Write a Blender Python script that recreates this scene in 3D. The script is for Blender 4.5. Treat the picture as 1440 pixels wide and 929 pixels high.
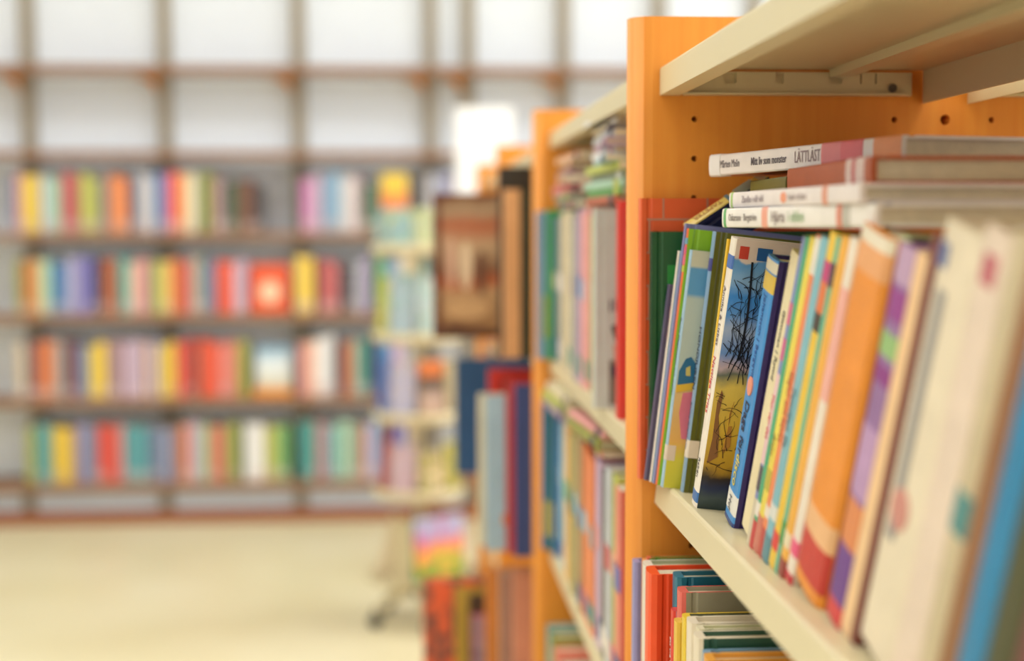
import bpy, bmesh, math, random
from mathutils import Vector, Matrix

for o in list(bpy.data.objects):
    bpy.data.objects.remove(o, do_unlink=True)
SC = bpy.context.scene
COL = SC.collection
R = random.Random(7)

# ------------------------------------------------------------------ camera
CAM_H = 1.307
ROLL = -0.002
YAW = math.atan(140 / 2000.0 * math.cos(math.atan(146.5 / 2000)))
PITCH = math.atan(146.5 / 2000)
FPX = 2000.0
cam_d = bpy.data.cameras.new('camera')
cam_d.lens = 50.0
cam_d.sensor_width = 36.0
cam_d.clip_start = 0.02
cam_d.dof.use_dof = True
cam_d.dof.focus_distance = 1.0
cam_d.dof.aperture_fstop = 2.9
cam = bpy.data.objects.new('camera', cam_d)
COL.objects.link(cam)
cam.location = (0, 0, CAM_H)
cam.rotation_euler = (Matrix.Rotation(-YAW, 3, 'Z') @ Matrix.Rotation(math.pi / 2 - PITCH, 3, 'X') @ Matrix.Rotation(ROLL, 3, 'Z')).to_euler()
SC.camera = cam

# ------------------------------------------------------------------ view, world, lights
vs = SC.view_settings
vs.view_transform = 'Standard'
vs.look = 'None'
vs.gamma = 1.0
vs.use_curve_mapping = False
vs.exposure = 0.06
world = bpy.data.worlds.new('world')
SC.world = world
world.use_nodes = True
bg = world.node_tree.nodes['Background']
bg.inputs[0].default_value = (0.85, 0.92, 1.0, 1)
bg.inputs[1].default_value = 1.0


def area_light(name, loc, rot, sx, sy, power, color):
    d = bpy.data.lights.new(name, 'AREA')
    d.shape = 'RECTANGLE'
    d.size = sx
    d.size_y = sy
    d.energy = power
    d.color = color
    o = bpy.data.objects.new(name, d)
    COL.objects.link(o)
    o.location = loc
    o.rotation_euler = rot
    return o


ROOM_X0, ROOM_X1, ROOM_Y0, ROOM_Y1, ROOM_H = -4.2, 5.2, -3.2, 6.62, 3.4
# daylight at the panes of the tall windows in the right-hand wall (outside the picture)
area_light('window_right_far_offscreen', (ROOM_X1 - 0.01, 4.6, 2.08), (0, math.pi / 2, 0), 2.0, 2.9, 85, (0.86, 0.93, 1.0))
area_light('window_right_near_offscreen', (ROOM_X1 - 0.01, 0.4, 2.08), (0, math.pi / 2, 0), 2.0, 2.9, 85, (0.86, 0.93, 1.0))
LAMPS = [(-2.6, -1.2), (-2.6, 1.6), (-2.6, 4.4), (-0.75, -1.2), (-0.75, 1.6), (-0.75, 4.4),
         (1.1, -1.2), (1.1, 1.6), (1.1, 4.4), (3.2, -1.2), (3.2, 1.6), (3.2, 4.4)]
for lx, ly in LAMPS:
    area_light('ceiling_lamp_offscreen', (lx, ly, ROOM_H - 0.075), (0, 0, 0), 1.1, 1.1, 15, (0.97, 0.985, 1.0))


# ------------------------------------------------------------------ projection helper (pixel -> point on a plane)
_f = Vector((math.sin(YAW) * math.cos(PITCH), math.cos(YAW) * math.cos(PITCH), -math.sin(PITCH)))
_r0 = Vector((math.cos(YAW), -math.sin(YAW), 0))
_u0 = _r0.cross(_f)
_r = _r0 * math.cos(ROLL) + _u0 * math.sin(ROLL)
_u = _u0 * math.cos(ROLL) - _r0 * math.sin(ROLL)


def at(px, py, axis, val):
    """world point on the plane axis=val; Z is measured from the camera height"""
    d = _f + _r * ((px - 720) / FPX) - _u * ((py - 464.5) / FPX)
    i = 'XYZ'.index(axis)
    p = d * (val / d[i])
    return Vector((p.x, p.y, p.z + CAM_H))


# ------------------------------------------------------------------ colours and materials
def lin(c):
    return tuple((v / 255 / 12.92) if v / 255 <= 0.04045 else ((v / 255 + 0.055) / 1.055) ** 2.4 for v in c)


MATS = {}


def new_mat(name, rough=0.5):
    m = bpy.data.materials.new(name)
    m.use_nodes = True
    b = m.node_tree.nodes['Principled BSDF']
    b.inputs['Roughness'].default_value = rough
    return m, m.node_tree, b


def mat(c, rough=0.5, var=0.10, scale=30.0, name='paint', spec=None):
    """one colour with slight procedural mottling"""
    key = (tuple(c), rough, var, scale, name)
    if key in MATS:
        return MATS[key]
    m, nt, b = new_mat(name, rough)
    tc = nt.nodes.new('ShaderNodeTexCoord')
    nz = nt.nodes.new('ShaderNodeTexNoise')
    nz.inputs['Scale'].default_value = scale
    nz.inputs['Detail'].default_value = 3
    nt.links.new(tc.outputs['Object'], nz.inputs['Vector'])
    rp = nt.nodes.new('ShaderNodeValToRGB')
    l = lin(c)
    rp.color_ramp.elements[0].position = 0.3
    rp.color_ramp.elements[1].position = 0.7
    rp.color_ramp.elements[0].color = (*[max(0, v * (1 - var)) for v in l], 1)
    rp.color_ramp.elements[1].color = (*[min(1, v * (1 + var)) for v in l], 1)
    nt.links.new(nz.outputs['Fac'], rp.inputs['Fac'])
    nt.links.new(rp.outputs['Color'], b.inputs['Base Color'])
    if spec is not None:
        b.inputs['Specular IOR Level'].default_value = spec
    MATS[key] = m
    return m


def printed(stops, axis=2, span=(0, 0.22), noise=0.03, nscale=25, rough=0.35, name='print', tint=None):
    """bands of print along one local axis, edges wobbled by noise"""
    m, nt, b = new_mat(name, rough)
    tc = nt.nodes.new('ShaderNodeTexCoord')
    sp = nt.nodes.new('ShaderNodeSeparateXYZ')
    nt.links.new(tc.outputs['Object'], sp.inputs[0])
    mr = nt.nodes.new('ShaderNodeMapRange')
    mr.inputs['From Min'].default_value = span[0]
    mr.inputs['From Max'].default_value = span[1]
    nt.links.new(sp.outputs[axis], mr.inputs['Value'])
    nz = nt.nodes.new('ShaderNodeTexNoise')
    nz.inputs['Scale'].default_value = nscale
    nz.inputs['Detail'].default_value = 5
    nt.links.new(tc.outputs['Object'], nz.inputs['Vector'])
    ma = nt.nodes.new('ShaderNodeMath')
    ma.operation = 'MULTIPLY_ADD'
    ma.inputs[1].default_value = noise
    nt.links.new(nz.outputs['Fac'], ma.inputs[0])
    nt.links.new(mr.outputs['Result'], ma.inputs[2])
    sb = nt.nodes.new('ShaderNodeMath')
    sb.operation = 'SUBTRACT'
    sb.inputs[1].default_value = noise * 0.5
    nt.links.new(ma.outputs[0], sb.inputs[0])
    rp = nt.nodes.new('ShaderNodeValToRGB')
    el = rp.color_ramp.elements
    el[0].position = stops[0][0]
    el[0].color = (*lin(stops[0][1]), 1)
    el[1].position = stops[1][0]
    el[1].color = (*lin(stops[1][1]), 1)
    for p, c in stops[2:]:
        e = el.new(p)
        e.color = (*lin(c), 1)
    nt.links.new(sb.outputs[0], rp.inputs['Fac'])
    nt.links.new(rp.outputs['Color'], b.inputs['Base Color'])
    return m


def blotch(cols, scale=40, rough=0.35, name='picture'):
    """scattered picture print: several colours picked by a noise field"""
    m, nt, b = new_mat(name, rough)
    tc = nt.nodes.new('ShaderNodeTexCoord')
    nz = nt.nodes.new('ShaderNodeTexNoise')
    nz.inputs['Scale'].default_value = scale
    nz.inputs['Detail'].default_value = 2
    nt.links.new(tc.outputs['Object'], nz.inputs['Vector'])
    rp = nt.nodes.new('ShaderNodeValToRGB')
    rp.color_ramp.interpolation = 'EASE'
    el = rp.color_ramp.elements
    n = len(cols)
    for i, c in enumerate(cols):
        p = 0.3 + 0.4 * i / max(1, n - 1)
        if i < 2:
            e = el[i]
            e.position = p
        else:
            e = el.new(p)
        e.color = (*lin(c), 1)
    nt.links.new(nz.outputs['Fac'], rp.inputs['Fac'])
    nt.links.new(rp.outputs['Color'], b.inputs['Base Color'])
    return m


def wood_mat(name, c1, c2, rough=0.5, stretch=(38, 38, 1.6)):
    m, nt, b = new_mat(name, rough)
    tc = nt.nodes.new('ShaderNodeTexCoord')
    mp = nt.nodes.new('ShaderNodeMapping')
    mp.inputs['Scale'].default_value = stretch
    nt.links.new(tc.outputs['Object'], mp.inputs['Vector'])
    nz = nt.nodes.new('ShaderNodeTexNoise')
    nz.inputs['Scale'].default_value = 3.0
    nz.inputs['Detail'].default_value = 6
    nz.inputs['Roughness'].default_value = 0.6
    nt.links.new(mp.outputs[0], nz.inputs['Vector'])
    rp = nt.nodes.new('ShaderNodeValToRGB')
    rp.color_ramp.elements[0].position = 0.3
    rp.color_ramp.elements[0].color = (*lin(c1), 1)
    rp.color_ramp.elements[1].position = 0.72
    rp.color_ramp.elements[1].color = (*lin(c2), 1)
    nt.links.new(nz.outputs['Fac'], rp.inputs['Fac'])
    nt.links.new(rp.outputs['Color'], b.inputs['Base Color'])
    return m


WOOD = wood_mat('orange_beech', (232, 142, 42), (240, 156, 54))
BROWN_WOOD = wood_mat('brown_wood', (140, 102, 76), (158, 116, 86), stretch=(1.6, 38, 38))
PLINTH = wood_mat('red_brown_wood', (140, 76, 40), (158, 88, 46), stretch=(1.6, 38, 38))
CREAM = mat((226, 212, 172), 0.35, 0.02, 8, 'cream_metal')
PAPER = mat((226, 212, 184), 0.85, 0.06, 160, 'page_paper')
PAPER_W = mat((236, 228, 212), 0.85, 0.05, 160, 'white_page_paper')
DARK = mat((24, 18, 14), 0.8, 0.1, 20, 'dark')
STEEL = mat((90, 86, 80), 0.4, 0.05, 20, 'steel')
STICKER = mat((240, 232, 222), 0.4, 0.03, 60, 'paper_sticker')
INK = mat((52, 46, 48), 0.5, 0.05, 60, 'ink')
POST = mat((160, 148, 128), 0.45, 0.05, 10, 'taupe_post')
WHITEP = mat((240, 246, 254), 0.6, 0.02, 4, 'white_back_panel')


# ------------------------------------------------------------------ mesh helpers
def mesh_obj(name, verts, faces, mats, parent=None, fmat=None, smooth=False):
    me = bpy.data.meshes.new(name)
    me.from_pydata([tuple(v) for v in verts], [], faces)
    for m in (mats if isinstance(mats, (list, tuple)) else [mats]):
        me.materials.append(m)
    if fmat:
        me.polygons.foreach_set('material_index', fmat)
    if smooth:
        for p in me.polygons:
            p.use_smooth = True
    me.update()
    o = bpy.data.objects.new(name, me)
    COL.objects.link(o)
    if parent is not None:
        o.parent = parent
    return o


class MB:
    def __init__(self):
        self.v, self.f, self.m = [], [], []

    def box(self, a, b, mi=0):
        x0, y0, z0 = a
        x1, y1, z1 = b
        n = len(self.v)
        self.v += [(x0, y0, z0), (x1, y0, z0), (x1, y1, z0), (x0, y1, z0),
                   (x0, y0, z1), (x1, y0, z1), (x1, y1, z1), (x0, y1, z1)]
        for q in ((0, 3, 2, 1), (4, 5, 6, 7), (0, 1, 5, 4), (1, 2, 6, 5), (2, 3, 7, 6), (3, 0, 4, 7)):
            self.f.append(tuple(n + i for i in q))
            self.m.append(mi)
        return self

    def prism(self, poly, fn, h0, h1, mi=0, cap=True):
        """extrude the 2-D polygon (counter-clockwise seen against the axis) through fn(u, v, h)"""
        n = len(self.v)
        k = len(poly)
        for h in (h0, h1):
            for (u, w) in poly:
                self.v.append(tuple(fn(u, w, h)))
        for i in range(k):
            j = (i + 1) % k
            self.f.append((n + i, n + j, n + k + j, n + k + i))
            self.m.append(mi if not isinstance(mi, list) else mi[i])
        if cap:
            self.f.append(tuple(n + i for i in reversed(range(k))))
            self.f.append(tuple(n + k + i for i in range(k)))
            c = mi if not isinstance(mi, list) else 0
            self.m += [c, c]
        return self

    def tube(self, pts, r, seg=8, mi=0):
        pts = [Vector(p) for p in pts]
        n = len(self.v)
        for i, p in enumerate(pts):
            a = pts[max(0, i - 1)]
            b = pts[min(len(pts) - 1, i + 1)]
            t = (b - a).normalized()
            ref = Vector((0, 0, 1)) if abs(t.z) < 0.9 else Vector((1, 0, 0))
            s = t.cross(ref).normalized()
            q = s.cross(t)
            for k in range(seg):
                an = 2 * math.pi * k / seg
                self.v.append(tuple(p + (s * math.cos(an) + q * math.sin(an)) * r))
        for i in range(len(pts) - 1):
            for k in range(seg):
                k2 = (k + 1) % seg
                self.f.append((n + i * seg + k, n + (i + 1) * seg + k, n + (i + 1) * seg + k2, n + i * seg + k2))
                self.m.append(mi)
        self.f.append(tuple(n + k for k in range(seg)))
        self.f.append(tuple(n + (len(pts) - 1) * seg + k for k in reversed(range(seg))))
        self.m += [mi, mi]
        return self

    def lathe(self, prof, c=(0, 0), seg=24, mi=0):
        n = len(self.v)
        for (r, z) in prof:
            for k in range(seg):
                an = 2 * math.pi * k / seg
                self.v.append((c[0] + r * math.cos(an), c[1] + r * math.sin(an), z))
        for i in range(len(prof) - 1):
            for k in range(seg):
                k2 = (k + 1) % seg
                self.f.append((n + i * seg + k, n + i * seg + k2, n + (i + 1) * seg + k2, n + (i + 1) * seg + k))
                self.m.append(mi)
        return self

    def obj(self, name, mats, parent=None, smooth=False):
        return mesh_obj(name, self.v, self.f, mats, parent, self.m, smooth)


LABELS = []


def tag(o, label, cat, group=None):
    o['label'] = label
    o['category'] = cat
    if group:
        o['group'] = group
    LABELS.append(label)
    return o


def empty(name, loc=(0, 0, 0)):
    o = bpy.data.objects.new(name, None)
    o.empty_display_size = 0.05
    COL.objects.link(o)
    o.location = loc
    return o


def struct(o):
    o['kind'] = 'structure'
    return o


def text_mesh(s, size, m, parent, matrix, name='title_lettering', fit=None, bold=0.0):
    cu = bpy.data.curves.new('lettering', 'FONT')
    cu.body = s
    cu.size = size
    cu.extrude = 0.00008
    cu.offset = bold
    cu.align_x = 'LEFT'
    cu.align_y = 'CENTER'
    cu.resolution_u = 2
    t = bpy.data.objects.new('lettering', cu)
    COL.objects.link(t)
    bpy.context.view_layer.update()
    me = bpy.data.meshes.new_from_object(t.evaluated_get(bpy.context.evaluated_depsgraph_get()))
    bpy.data.objects.remove(t, do_unlink=True)
    stretch = 1.0
    if fit:
        stretch = fit / max(1e-6, max(v.co.x for v in me.vertices))
    me.transform(matrix @ Matrix.Diagonal((stretch, 1, 1, 1)))
    me.materials.clear()
    me.materials.append(m)
    me.name = name
    o = bpy.data.objects.new(name, me)
    COL.objects.link(o)
    o.parent = parent
    return o


# ------------------------------------------------------------------ the book builder
# local frame: x from spine (0) to fore edge (w); y through the thickness (0 = first board, t = second); z up the book
def spine_pts(t, r, n=6, off=0.0):
    out = []
    for i in range(n + 1):
        a = math.pi * i / n
        y = t / 2 - (t / 2 + off) * math.cos(a)
        x = -(r * max(0.0, math.sin(a)) ** 0.55) - off * (0.3 + 0.7 * math.sin(a))
        out.append((x, y))
    return out


def make_book(label, h, w, t, spine, cover=None, back=None, name='book', cat='book', group=None, hard=True, groove=True,
              detail=True, pages=None, r=None, board=None, sticker=None):
    root = empty(name)
    tag(root, label, cat, group)
    b = board if board else (0.0022 if hard else 0.0007)
    b = min(b, t * 0.25)
    r = r if r is not None else (min(0.0014, t * 0.22) if hard else 0.0006)
    sm = spine if not isinstance(spine, tuple) else mat(spine, 0.36, 0.06, 40, 'book_cloth')
    cover = cover if cover is not None else spine
    cm = cover if not isinstance(cover, tuple) else mat(cover, 0.36, 0.06, 40, 'book_cloth')
    back = back if back is not None else cover
    bm_ = back if not isinstance(back, tuple) else mat(back, 0.36, 0.06, 40, 'book_cloth')
    poly, seg = [], []
    # walk the outline: first board outside -> spine -> second board outside -> inside
    def add(p, mi):
        poly.append(p)
        seg.append(mi)
    if detail and hard and groove:
        add((w, 0), 1)
        add((0.0085, 0), 1)
        add((0.0070, 0.0009), 1)
        add((0.0050, 0.0009), 1)
        add((0.0035, 0), 1)
    else:
        add((w, 0), 1)
    sp = spine_pts(t, r, 6 if detail else 3)
    for i, p in enumerate(sp):
        add(p, 0 if i < len(sp) - 1 else 2)
    if detail and hard and groove:
        seg[-1] = 0
        add((0.0035, t), 2)
        add((0.0050, t - 0.0009), 2)
        add((0.0070, t - 0.0009), 2)
        add((0.0085, t), 2)
    add((w, t), 2)
    add((w, t - b), 2)
    add((b, t - b), 3)
    add((b, b), 3)
    add((w, b), 1)
    mb = MB()
    poly2 = list(reversed(poly))
    k = len(poly)
    # segment i of reversed outline joins poly[k-1-i] and poly[k-2-i]
    seg2 = [seg[(k - 2 - i) % k] for i in range(k)]
    # outline is clockwise seen from +z after reversing? test the area to keep normals outward
    area = sum(poly[i][0] * poly[(i + 1) % k][1] - poly[(i + 1) % k][0] * poly[i][1] for i in range(k))
    if area > 0:
        P, S = poly, seg
    else:
        P, S = poly2, seg2
    mb.prism(P, lambda u, v, z: (u, v, z), 0, h, list(S))
    # caps take the cover colour
    mb.m[-2:] = [0, 0]
    mb.obj('cover', [sm, cm, bm_, PAPER_W], root)
    pg = MB()
    q = 0.003 if hard else 0.0003
    pg.box((b * 0.6, b, q), (w - (0.0035 if hard else 0.0003), t - b, h - q))
    pg.obj('page_block', pages or PAPER, root)
    root['_'] = 0
    del root['_']
    if sticker:
        z0, z1, c = sticker
        band(root, t, r, z0 * h, z1 * h, c, 'spine_label')
    return root


def band(root, t, r, z0, z1, c, name='spine_band', wrap=0.0, off=0.0003):
    """a printed band or sticker wrapped around the spine between two heights"""
    m = c if not isinstance(c, tuple) else mat(c, 0.4, 0.05, 60, 'spine_print')
    outer = spine_pts(t, r, 6, off)
    inner = spine_pts(t, r, 6, 0)
    if wrap:
        outer = [(wrap, -off)] + outer + [(wrap, t + off)]
        inner = [(wrap, 0)] + inner + [(wrap, t)]
    poly = outer + list(reversed(inner))
    k = len(poly)
    area = sum(poly[i][0] * poly[(i + 1) % k][1] - poly[(i + 1) % k][0] * poly[i][1] for i in range(k))
    if area < 0:
        poly = list(reversed(poly))
    return MB().prism(poly, lambda u, v, z: (u, v, z), z0, z1).obj(name, m, root)


def patch(root, x0, x1, z0, z1, c, name='cover_print', y=0.0, th=0.0003):
    """flat print on the first board"""
    m = c if not isinstance(c, tuple) else mat(c, 0.4, 0.06, 60, 'cover_print')
    return MB().box((x0, y - th, z0), (x1, y, z1)).obj(name, m, root)


def poly_patch(root, pts, c, name='cover_print', y=0.0, th=0.0004):
    m = c if not isinstance(c, tuple) else mat(c, 0.4, 0.06, 60, 'cover_print')
    area = sum(pts[i][0] * pts[(i + 1) % len(pts)][1] - pts[(i + 1) % len(pts)][0] * pts[i][1] for i in range(len(pts)))
    if area < 0:
        pts = list(reversed(pts))
    # (x, z) polygon, extruded towards -y
    return MB().prism(pts, lambda u, v, hh: (u, -hh, v), -y, -y + th).obj(name, m, root)


def spine_text(root, t, r, s, z_top, size, c, name='title_lettering', yc=None, fit=None, bold=0.0):
    """lettering that reads down the spine"""
    m = c if not isinstance(c, tuple) else mat(c, 0.5, 0.03, 60, 'ink')
    M = Matrix(((0, 0, -1, -r - 0.0004), (0, -1, 0, t / 2 if yc is None else yc), (-1, 0, 0, z_top), (0, 0, 0, 1)))
    return text_mesh(s, size, m, root, M, name, fit, bold)


def stand(root, x, y, z, lean=0.0, yaw=0.0, tilt=0.0):
    """stand a book with its first-board bottom edge at x, y, z; lean swings the top towards -Y"""
    root.matrix_world = Matrix.Translation((x, y, z)) @ Matrix.Rotation(yaw, 4, 'Z') @ Matrix.Rotation(lean, 4, 'X') @ Matrix.Rotation(tilt, 4, 'Y')


def lay(root, far, near, ztop):
    """lay a book flat, first board up, head of the spine at far and tail towards near (x, y pairs)"""
    u = (Vector(far) - Vector(near)).normalized()
    zx = Vector((u.x, u.y, 0))
    xx = Vector((u.y, -u.x, 0))
    yy = zx.cross(xx)
    M = Matrix.Identity(4)
    for i in range(3):
        M[i][0], M[i][1], M[i][2] = xx[i], yy[i], zx[i]
    M[0][3], M[1][3], M[2][3] = near[0], near[1], ztop
    root.matrix_world = M


# ------------------------------------------------------------------ colour words
CW = {
    'yellow': (240, 200, 60), 'lime': (196, 200, 96), 'olive': (150, 156, 62), 'green': (90, 160, 80),
    'mint': (170, 214, 188), 'teal': (84, 168, 172), 'turquoise': (60, 160, 150), 'blue': (70, 130, 190), 'navy': (52, 56, 92),
    'slate': (120, 134, 170), 'lavender': (184, 180, 214), 'lilac': (200, 170, 196), 'purple': (136, 110, 168),
    'violet': (120, 116, 190), 'magenta': (198, 120, 178), 'pink': (236, 164, 160), 'rose': (204, 100, 100),
    'red': (222, 70, 58), 'scarlet': (244, 84, 54), 'orange': (240, 134, 74), 'amber': (236, 176, 90),
    'peach': (240, 190, 150), 'cream': (238, 222, 188), 'white': (240, 238, 236), 'grey': (150, 150, 150),
    'silver': (196, 198, 206), 'charcoal': (62, 60, 64), 'brown': (112, 74, 54), 'tan': (190, 158, 112),
    'maroon': (104, 44, 48), 'mauve': (168, 132, 140), 'black': (30, 28, 32), 'sage': (150, 166, 140),
    'aqua': (160, 200, 214), 'sky-blue': (140, 180, 220), 'forest-green': (58, 92, 70), 'salmon': (234, 130, 112),
    'beige': (222, 204, 176), 'rust': (186, 92, 56), 'khaki': (180, 168, 110),
}


def shade(c, a=14):
    d = R.uniform(-a, a)
    return tuple(int(max(8, min(250, v + d + R.uniform(-4, 4)))) for v in c)


# ================================================================== ROOM
def plane_box(name, a, b, m):
    return struct(MB().box(a, b).obj(name, m))


floor_m, nt, b = new_mat('cream_linoleum', 0.42)
tc = nt.nodes.new('ShaderNodeTexCoord')
nz = nt.nodes.new('ShaderNodeTexNoise')
nz.inputs['Scale'].default_value = 1.6
nz.inputs['Detail'].default_value = 8
nt.links.new(tc.outputs['Object'], nz.inputs['Vector'])
rp = nt.nodes.new('ShaderNodeValToRGB')
rp.color_ramp.elements[0].position = 0.3
rp.color_ramp.elements[1].position = 0.7
rp.color_ramp.elements[0].color = (*lin((224, 212, 170)), 1)
rp.color_ramp.elements[1].color = (*lin((234, 224, 188)), 1)
nt.links.new(nz.outputs['Fac'], rp.inputs['Fac'])
nt.links.new(rp.outputs['Color'], b.inputs['Base Color'])
WALL = mat((238, 234, 230), 0.8, 0.02, 3, 'white_wall_paint')
CEIL = mat((244, 243, 240), 0.9, 0.01, 3, 'ceiling_paint')
plane_box('floor', (ROOM_X0 - 0.1, ROOM_Y0 - 0.1, -0.1), (ROOM_X1 + 0.1, ROOM_Y1 + 0.1, 0), floor_m)
plane_box('ceiling', (ROOM_X0 - 0.1, ROOM_Y0 - 0.1, ROOM_H), (ROOM_X1 + 0.1, ROOM_Y1 + 0.1, ROOM_H + 0.1), CEIL)
plane_box('wall_back', (ROOM_X0 - 0.1, ROOM_Y1, 0), (ROOM_X1 + 0.1, ROOM_Y1 + 0.1, ROOM_H), WALL)
plane_box('wall_front', (ROOM_X0 - 0.1, ROOM_Y0 - 0.1, 0), (ROOM_X1 + 0.1, ROOM_Y0, ROOM_H), WALL)

GLASS, gnt, gb = new_mat('window_glass', 0.02)
gb.inputs['Base Color'].default_value = (0.95, 0.98, 1, 1)
gb.inputs['Transmission Weight'].default_value = 1.0
FRAME_W = mat((236, 236, 234), 0.4, 0.02, 6, 'white_window_frame')


def window_wall(name, x0, x1, inner, spans, first):
    """side wall with window openings from z 1.0 to 3.1"""
    z0, z1 = 1.0, 3.15
    mb = MB()
    mb.box((x0, ROOM_Y0, 0), (x1, ROOM_Y1, z0))
    mb.box((x0, ROOM_Y0, z1), (x1, ROOM_Y1, ROOM_H))
    y = ROOM_Y0
    for (a, c) in spans:
        mb.box((x0, y, z0), (x1, a, z1))
        y = c
    mb.box((x0, y, z0), (x1, ROOM_Y1, z1))
    struct(mb.obj(name, WALL))
    for i, (a, c) in enumerate(spans):
        n = 'window_%d' % (first + i)
        w = struct(empty(n, ((x0 + x1) / 2, (a + c) / 2, z0)))
        xm = 0.0
        L = (c - a) / 2
        H = z1 - z0
        fr = MB()
        fr.box((-0.03, -L, 0), (0.03, -L + 0.06, H)).box((-0.03, L - 0.06, 0), (0.03, L, H))
        fr.box((-0.03, -L + 0.06, 0), (0.03, L - 0.06, 0.06)).box((-0.03, -L + 0.06, H - 0.06), (0.03, L - 0.06, H))
        fr.box((-0.025, -0.03, 0.06), (0.025, 0.03, H - 0.06))
        fr.obj('window_frame', FRAME_W, w)
        for s in (-1, 1):
            y0_, y1_ = (-L + 0.06, -0.03) if s < 0 else (0.03, L - 0.06)
            MB().box((-0.004, y0_, 0.06), (0.004, y1_, H - 0.06)).obj('window_pane', GLASS, w)


window_wall('wall_right', ROOM_X1, ROOM_X1 + 0.1, -1, [(-1.1, 1.9), (3.1, 6.1)], 1)
window_wall('wall_left', ROOM_X0 - 0.1, ROOM_X0, 1, [(-0.8, 3.2)], 3)

# ceiling lamps (square recessed panels)
DIFF, dnt, db = new_mat('lamp_diffuser', 0.6)
db.inputs['Base Color'].default_value = (0.95, 0.95, 0.92, 1)
db.inputs['Emission Color'].default_value = (0.98, 0.99, 1, 1)
db.inputs['Emission Strength'].default_value = 1.0
for lx, ly in LAMPS:
    l = empty('ceiling_lamp', (lx, ly, ROOM_H - 0.06))
    tag(l, 'square white panel lamp on the library ceiling', 'lamp', 'ceiling panel lamps')
    fr = MB()
    for (a, c) in (((-0.6, -0.6), (0.6, -0.56)), ((-0.6, 0.56), (0.6, 0.6)), ((-0.6, -0.56), (-0.56, 0.56)), ((0.56, -0.56), (0.6, 0.56))):
        fr.box((a[0], a[1], 0), (c[0], c[1], 0.062))
    fr.obj('lamp_frame', FRAME_W, l)
    MB().box((-0.56, -0.56, 0.01), (0.56, 0.56, 0.02)).obj('diffuser', DIFF, l)

# ================================================================== WALL SHELVING
WY = 6.30           # front edge of its boards
WYB = 6.575         # back panels
post_px = [-146, 45, 236, 423, 607, 660, 793, 926, 1060, 1192, 1325]
post_x = [at(p, 318, 'Y', 6.53).x for p in post_px]
board_z = [at(300, y, 'Y', WY).z for y in (678, 559, 441, 326.5, 212, 92)]
z_top_case = board_z[-1] + 0.72
TH = 0.026
row_names = ['lowest', 'third', 'second', 'top']
case_labels = [
    'wall shelving bay beside the one where the rows of books begin',
    'wall shelving bay with a yellow and lime top row above slate-blue books',
    'wall shelving bay with the orange face-out book and the blue-white one',
    'wall shelving bay with the yellow and red face-out book on top row',
    'narrow wall shelving bay half hidden by the revolving book stand',
    'wall shelving bay behind the blank white sign',
    'wall shelving bay behind the second wooden bookcase end',
    'empty wall shelving bay just beyond the tall stack of flat books',
    'empty wall shelving bay above the big orange bookcase end panel',
    'empty wall shelving bay hidden behind the nearest cream top shelf',
]
for i in range(len(post_x) - 1):
    xa, xb = post_x[i], post_x[i + 1]
    cse = empty('wall_bookcase', ((xa + xb) / 2, WY, 0))
    tag(cse, case_labels[i], 'bookcase', 'wall shelving bays')
    L = (xb - xa) / 2
    # post at the left of the bay (the last bay gets both)
    for px_ in ([-L] + ([L] if i == len(post_x) - 2 else [])):
        MB().box((px_ - 0.028, 0.215, 0.0), (px_ + 0.028, 0.262, z_top_case)).box((px_ - 0.028, 0.065, 0.0), (px_ + 0.028, 0.0849, board_z[0] - TH)).obj('post', POST, cse)
    # back panels, one per opening
    zs = [0.03] + board_z + [z_top_case]
    for k in range(len(zs) - 1):
        m = WHITEP
        ya_ = 0.085 if k == 0 else WYB - WY - 0.012
        MB().box((-L + 0.001, ya_, zs[k]), (L - 0.001, ya_ + 0.012, zs[k + 1] - (TH if k == 0 else 0))).obj('back_panel', m, cse)
    for k, z in enumerate(board_z):
        mb = MB().box((-L + 0.001, 0, z - TH), (L - 0.001, 0.2155, z))
        mb.box((-L + 0.001, -0.006, z - TH - 0.006), (L - 0.001, 0.0, z))
        mb.obj('shelf_board', BROWN_WOOD, cse)
    MB().box((-L + 0.001, 0, z_top_case - TH), (L - 0.001, 0.2155, z_top_case)).obj('shelf_board', BROWN_WOOD, cse)
    # light glow beside the next post, added as a curved wooden piece
    zb = board_z[-1] - TH
    pts = [(L - 0.03, zb), (L - 0.15, zb)]
    for s in range(1, 6):
        a = s / 6 * math.pi / 2
        pts.append((L - 0.15 + 0.12 * math.sin(a), zb - 0.085 * (1 - math.cos(a))))
    pts.append((L - 0.03, zb - 0.085))
    mbx = MB()
    pts = list(reversed(pts))
    area = sum(pts[q][0] * pts[(q + 1) % len(pts)][1] - pts[(q + 1) % len(pts)][0] * pts[q][1] for q in range(len(pts)))
    if area < 0:
        pts = list(reversed(pts))
    mbx.prism(pts, lambda u, v, hh: (u, -hh, v), -0.216, -0.196).obj('glow_shape', WOOD, cse)
    MB().box((-L + 0.001, -0.004, 0.0), (L - 0.001, 0.02, 0.058)).obj('plinth', PLINTH, cse)

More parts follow.
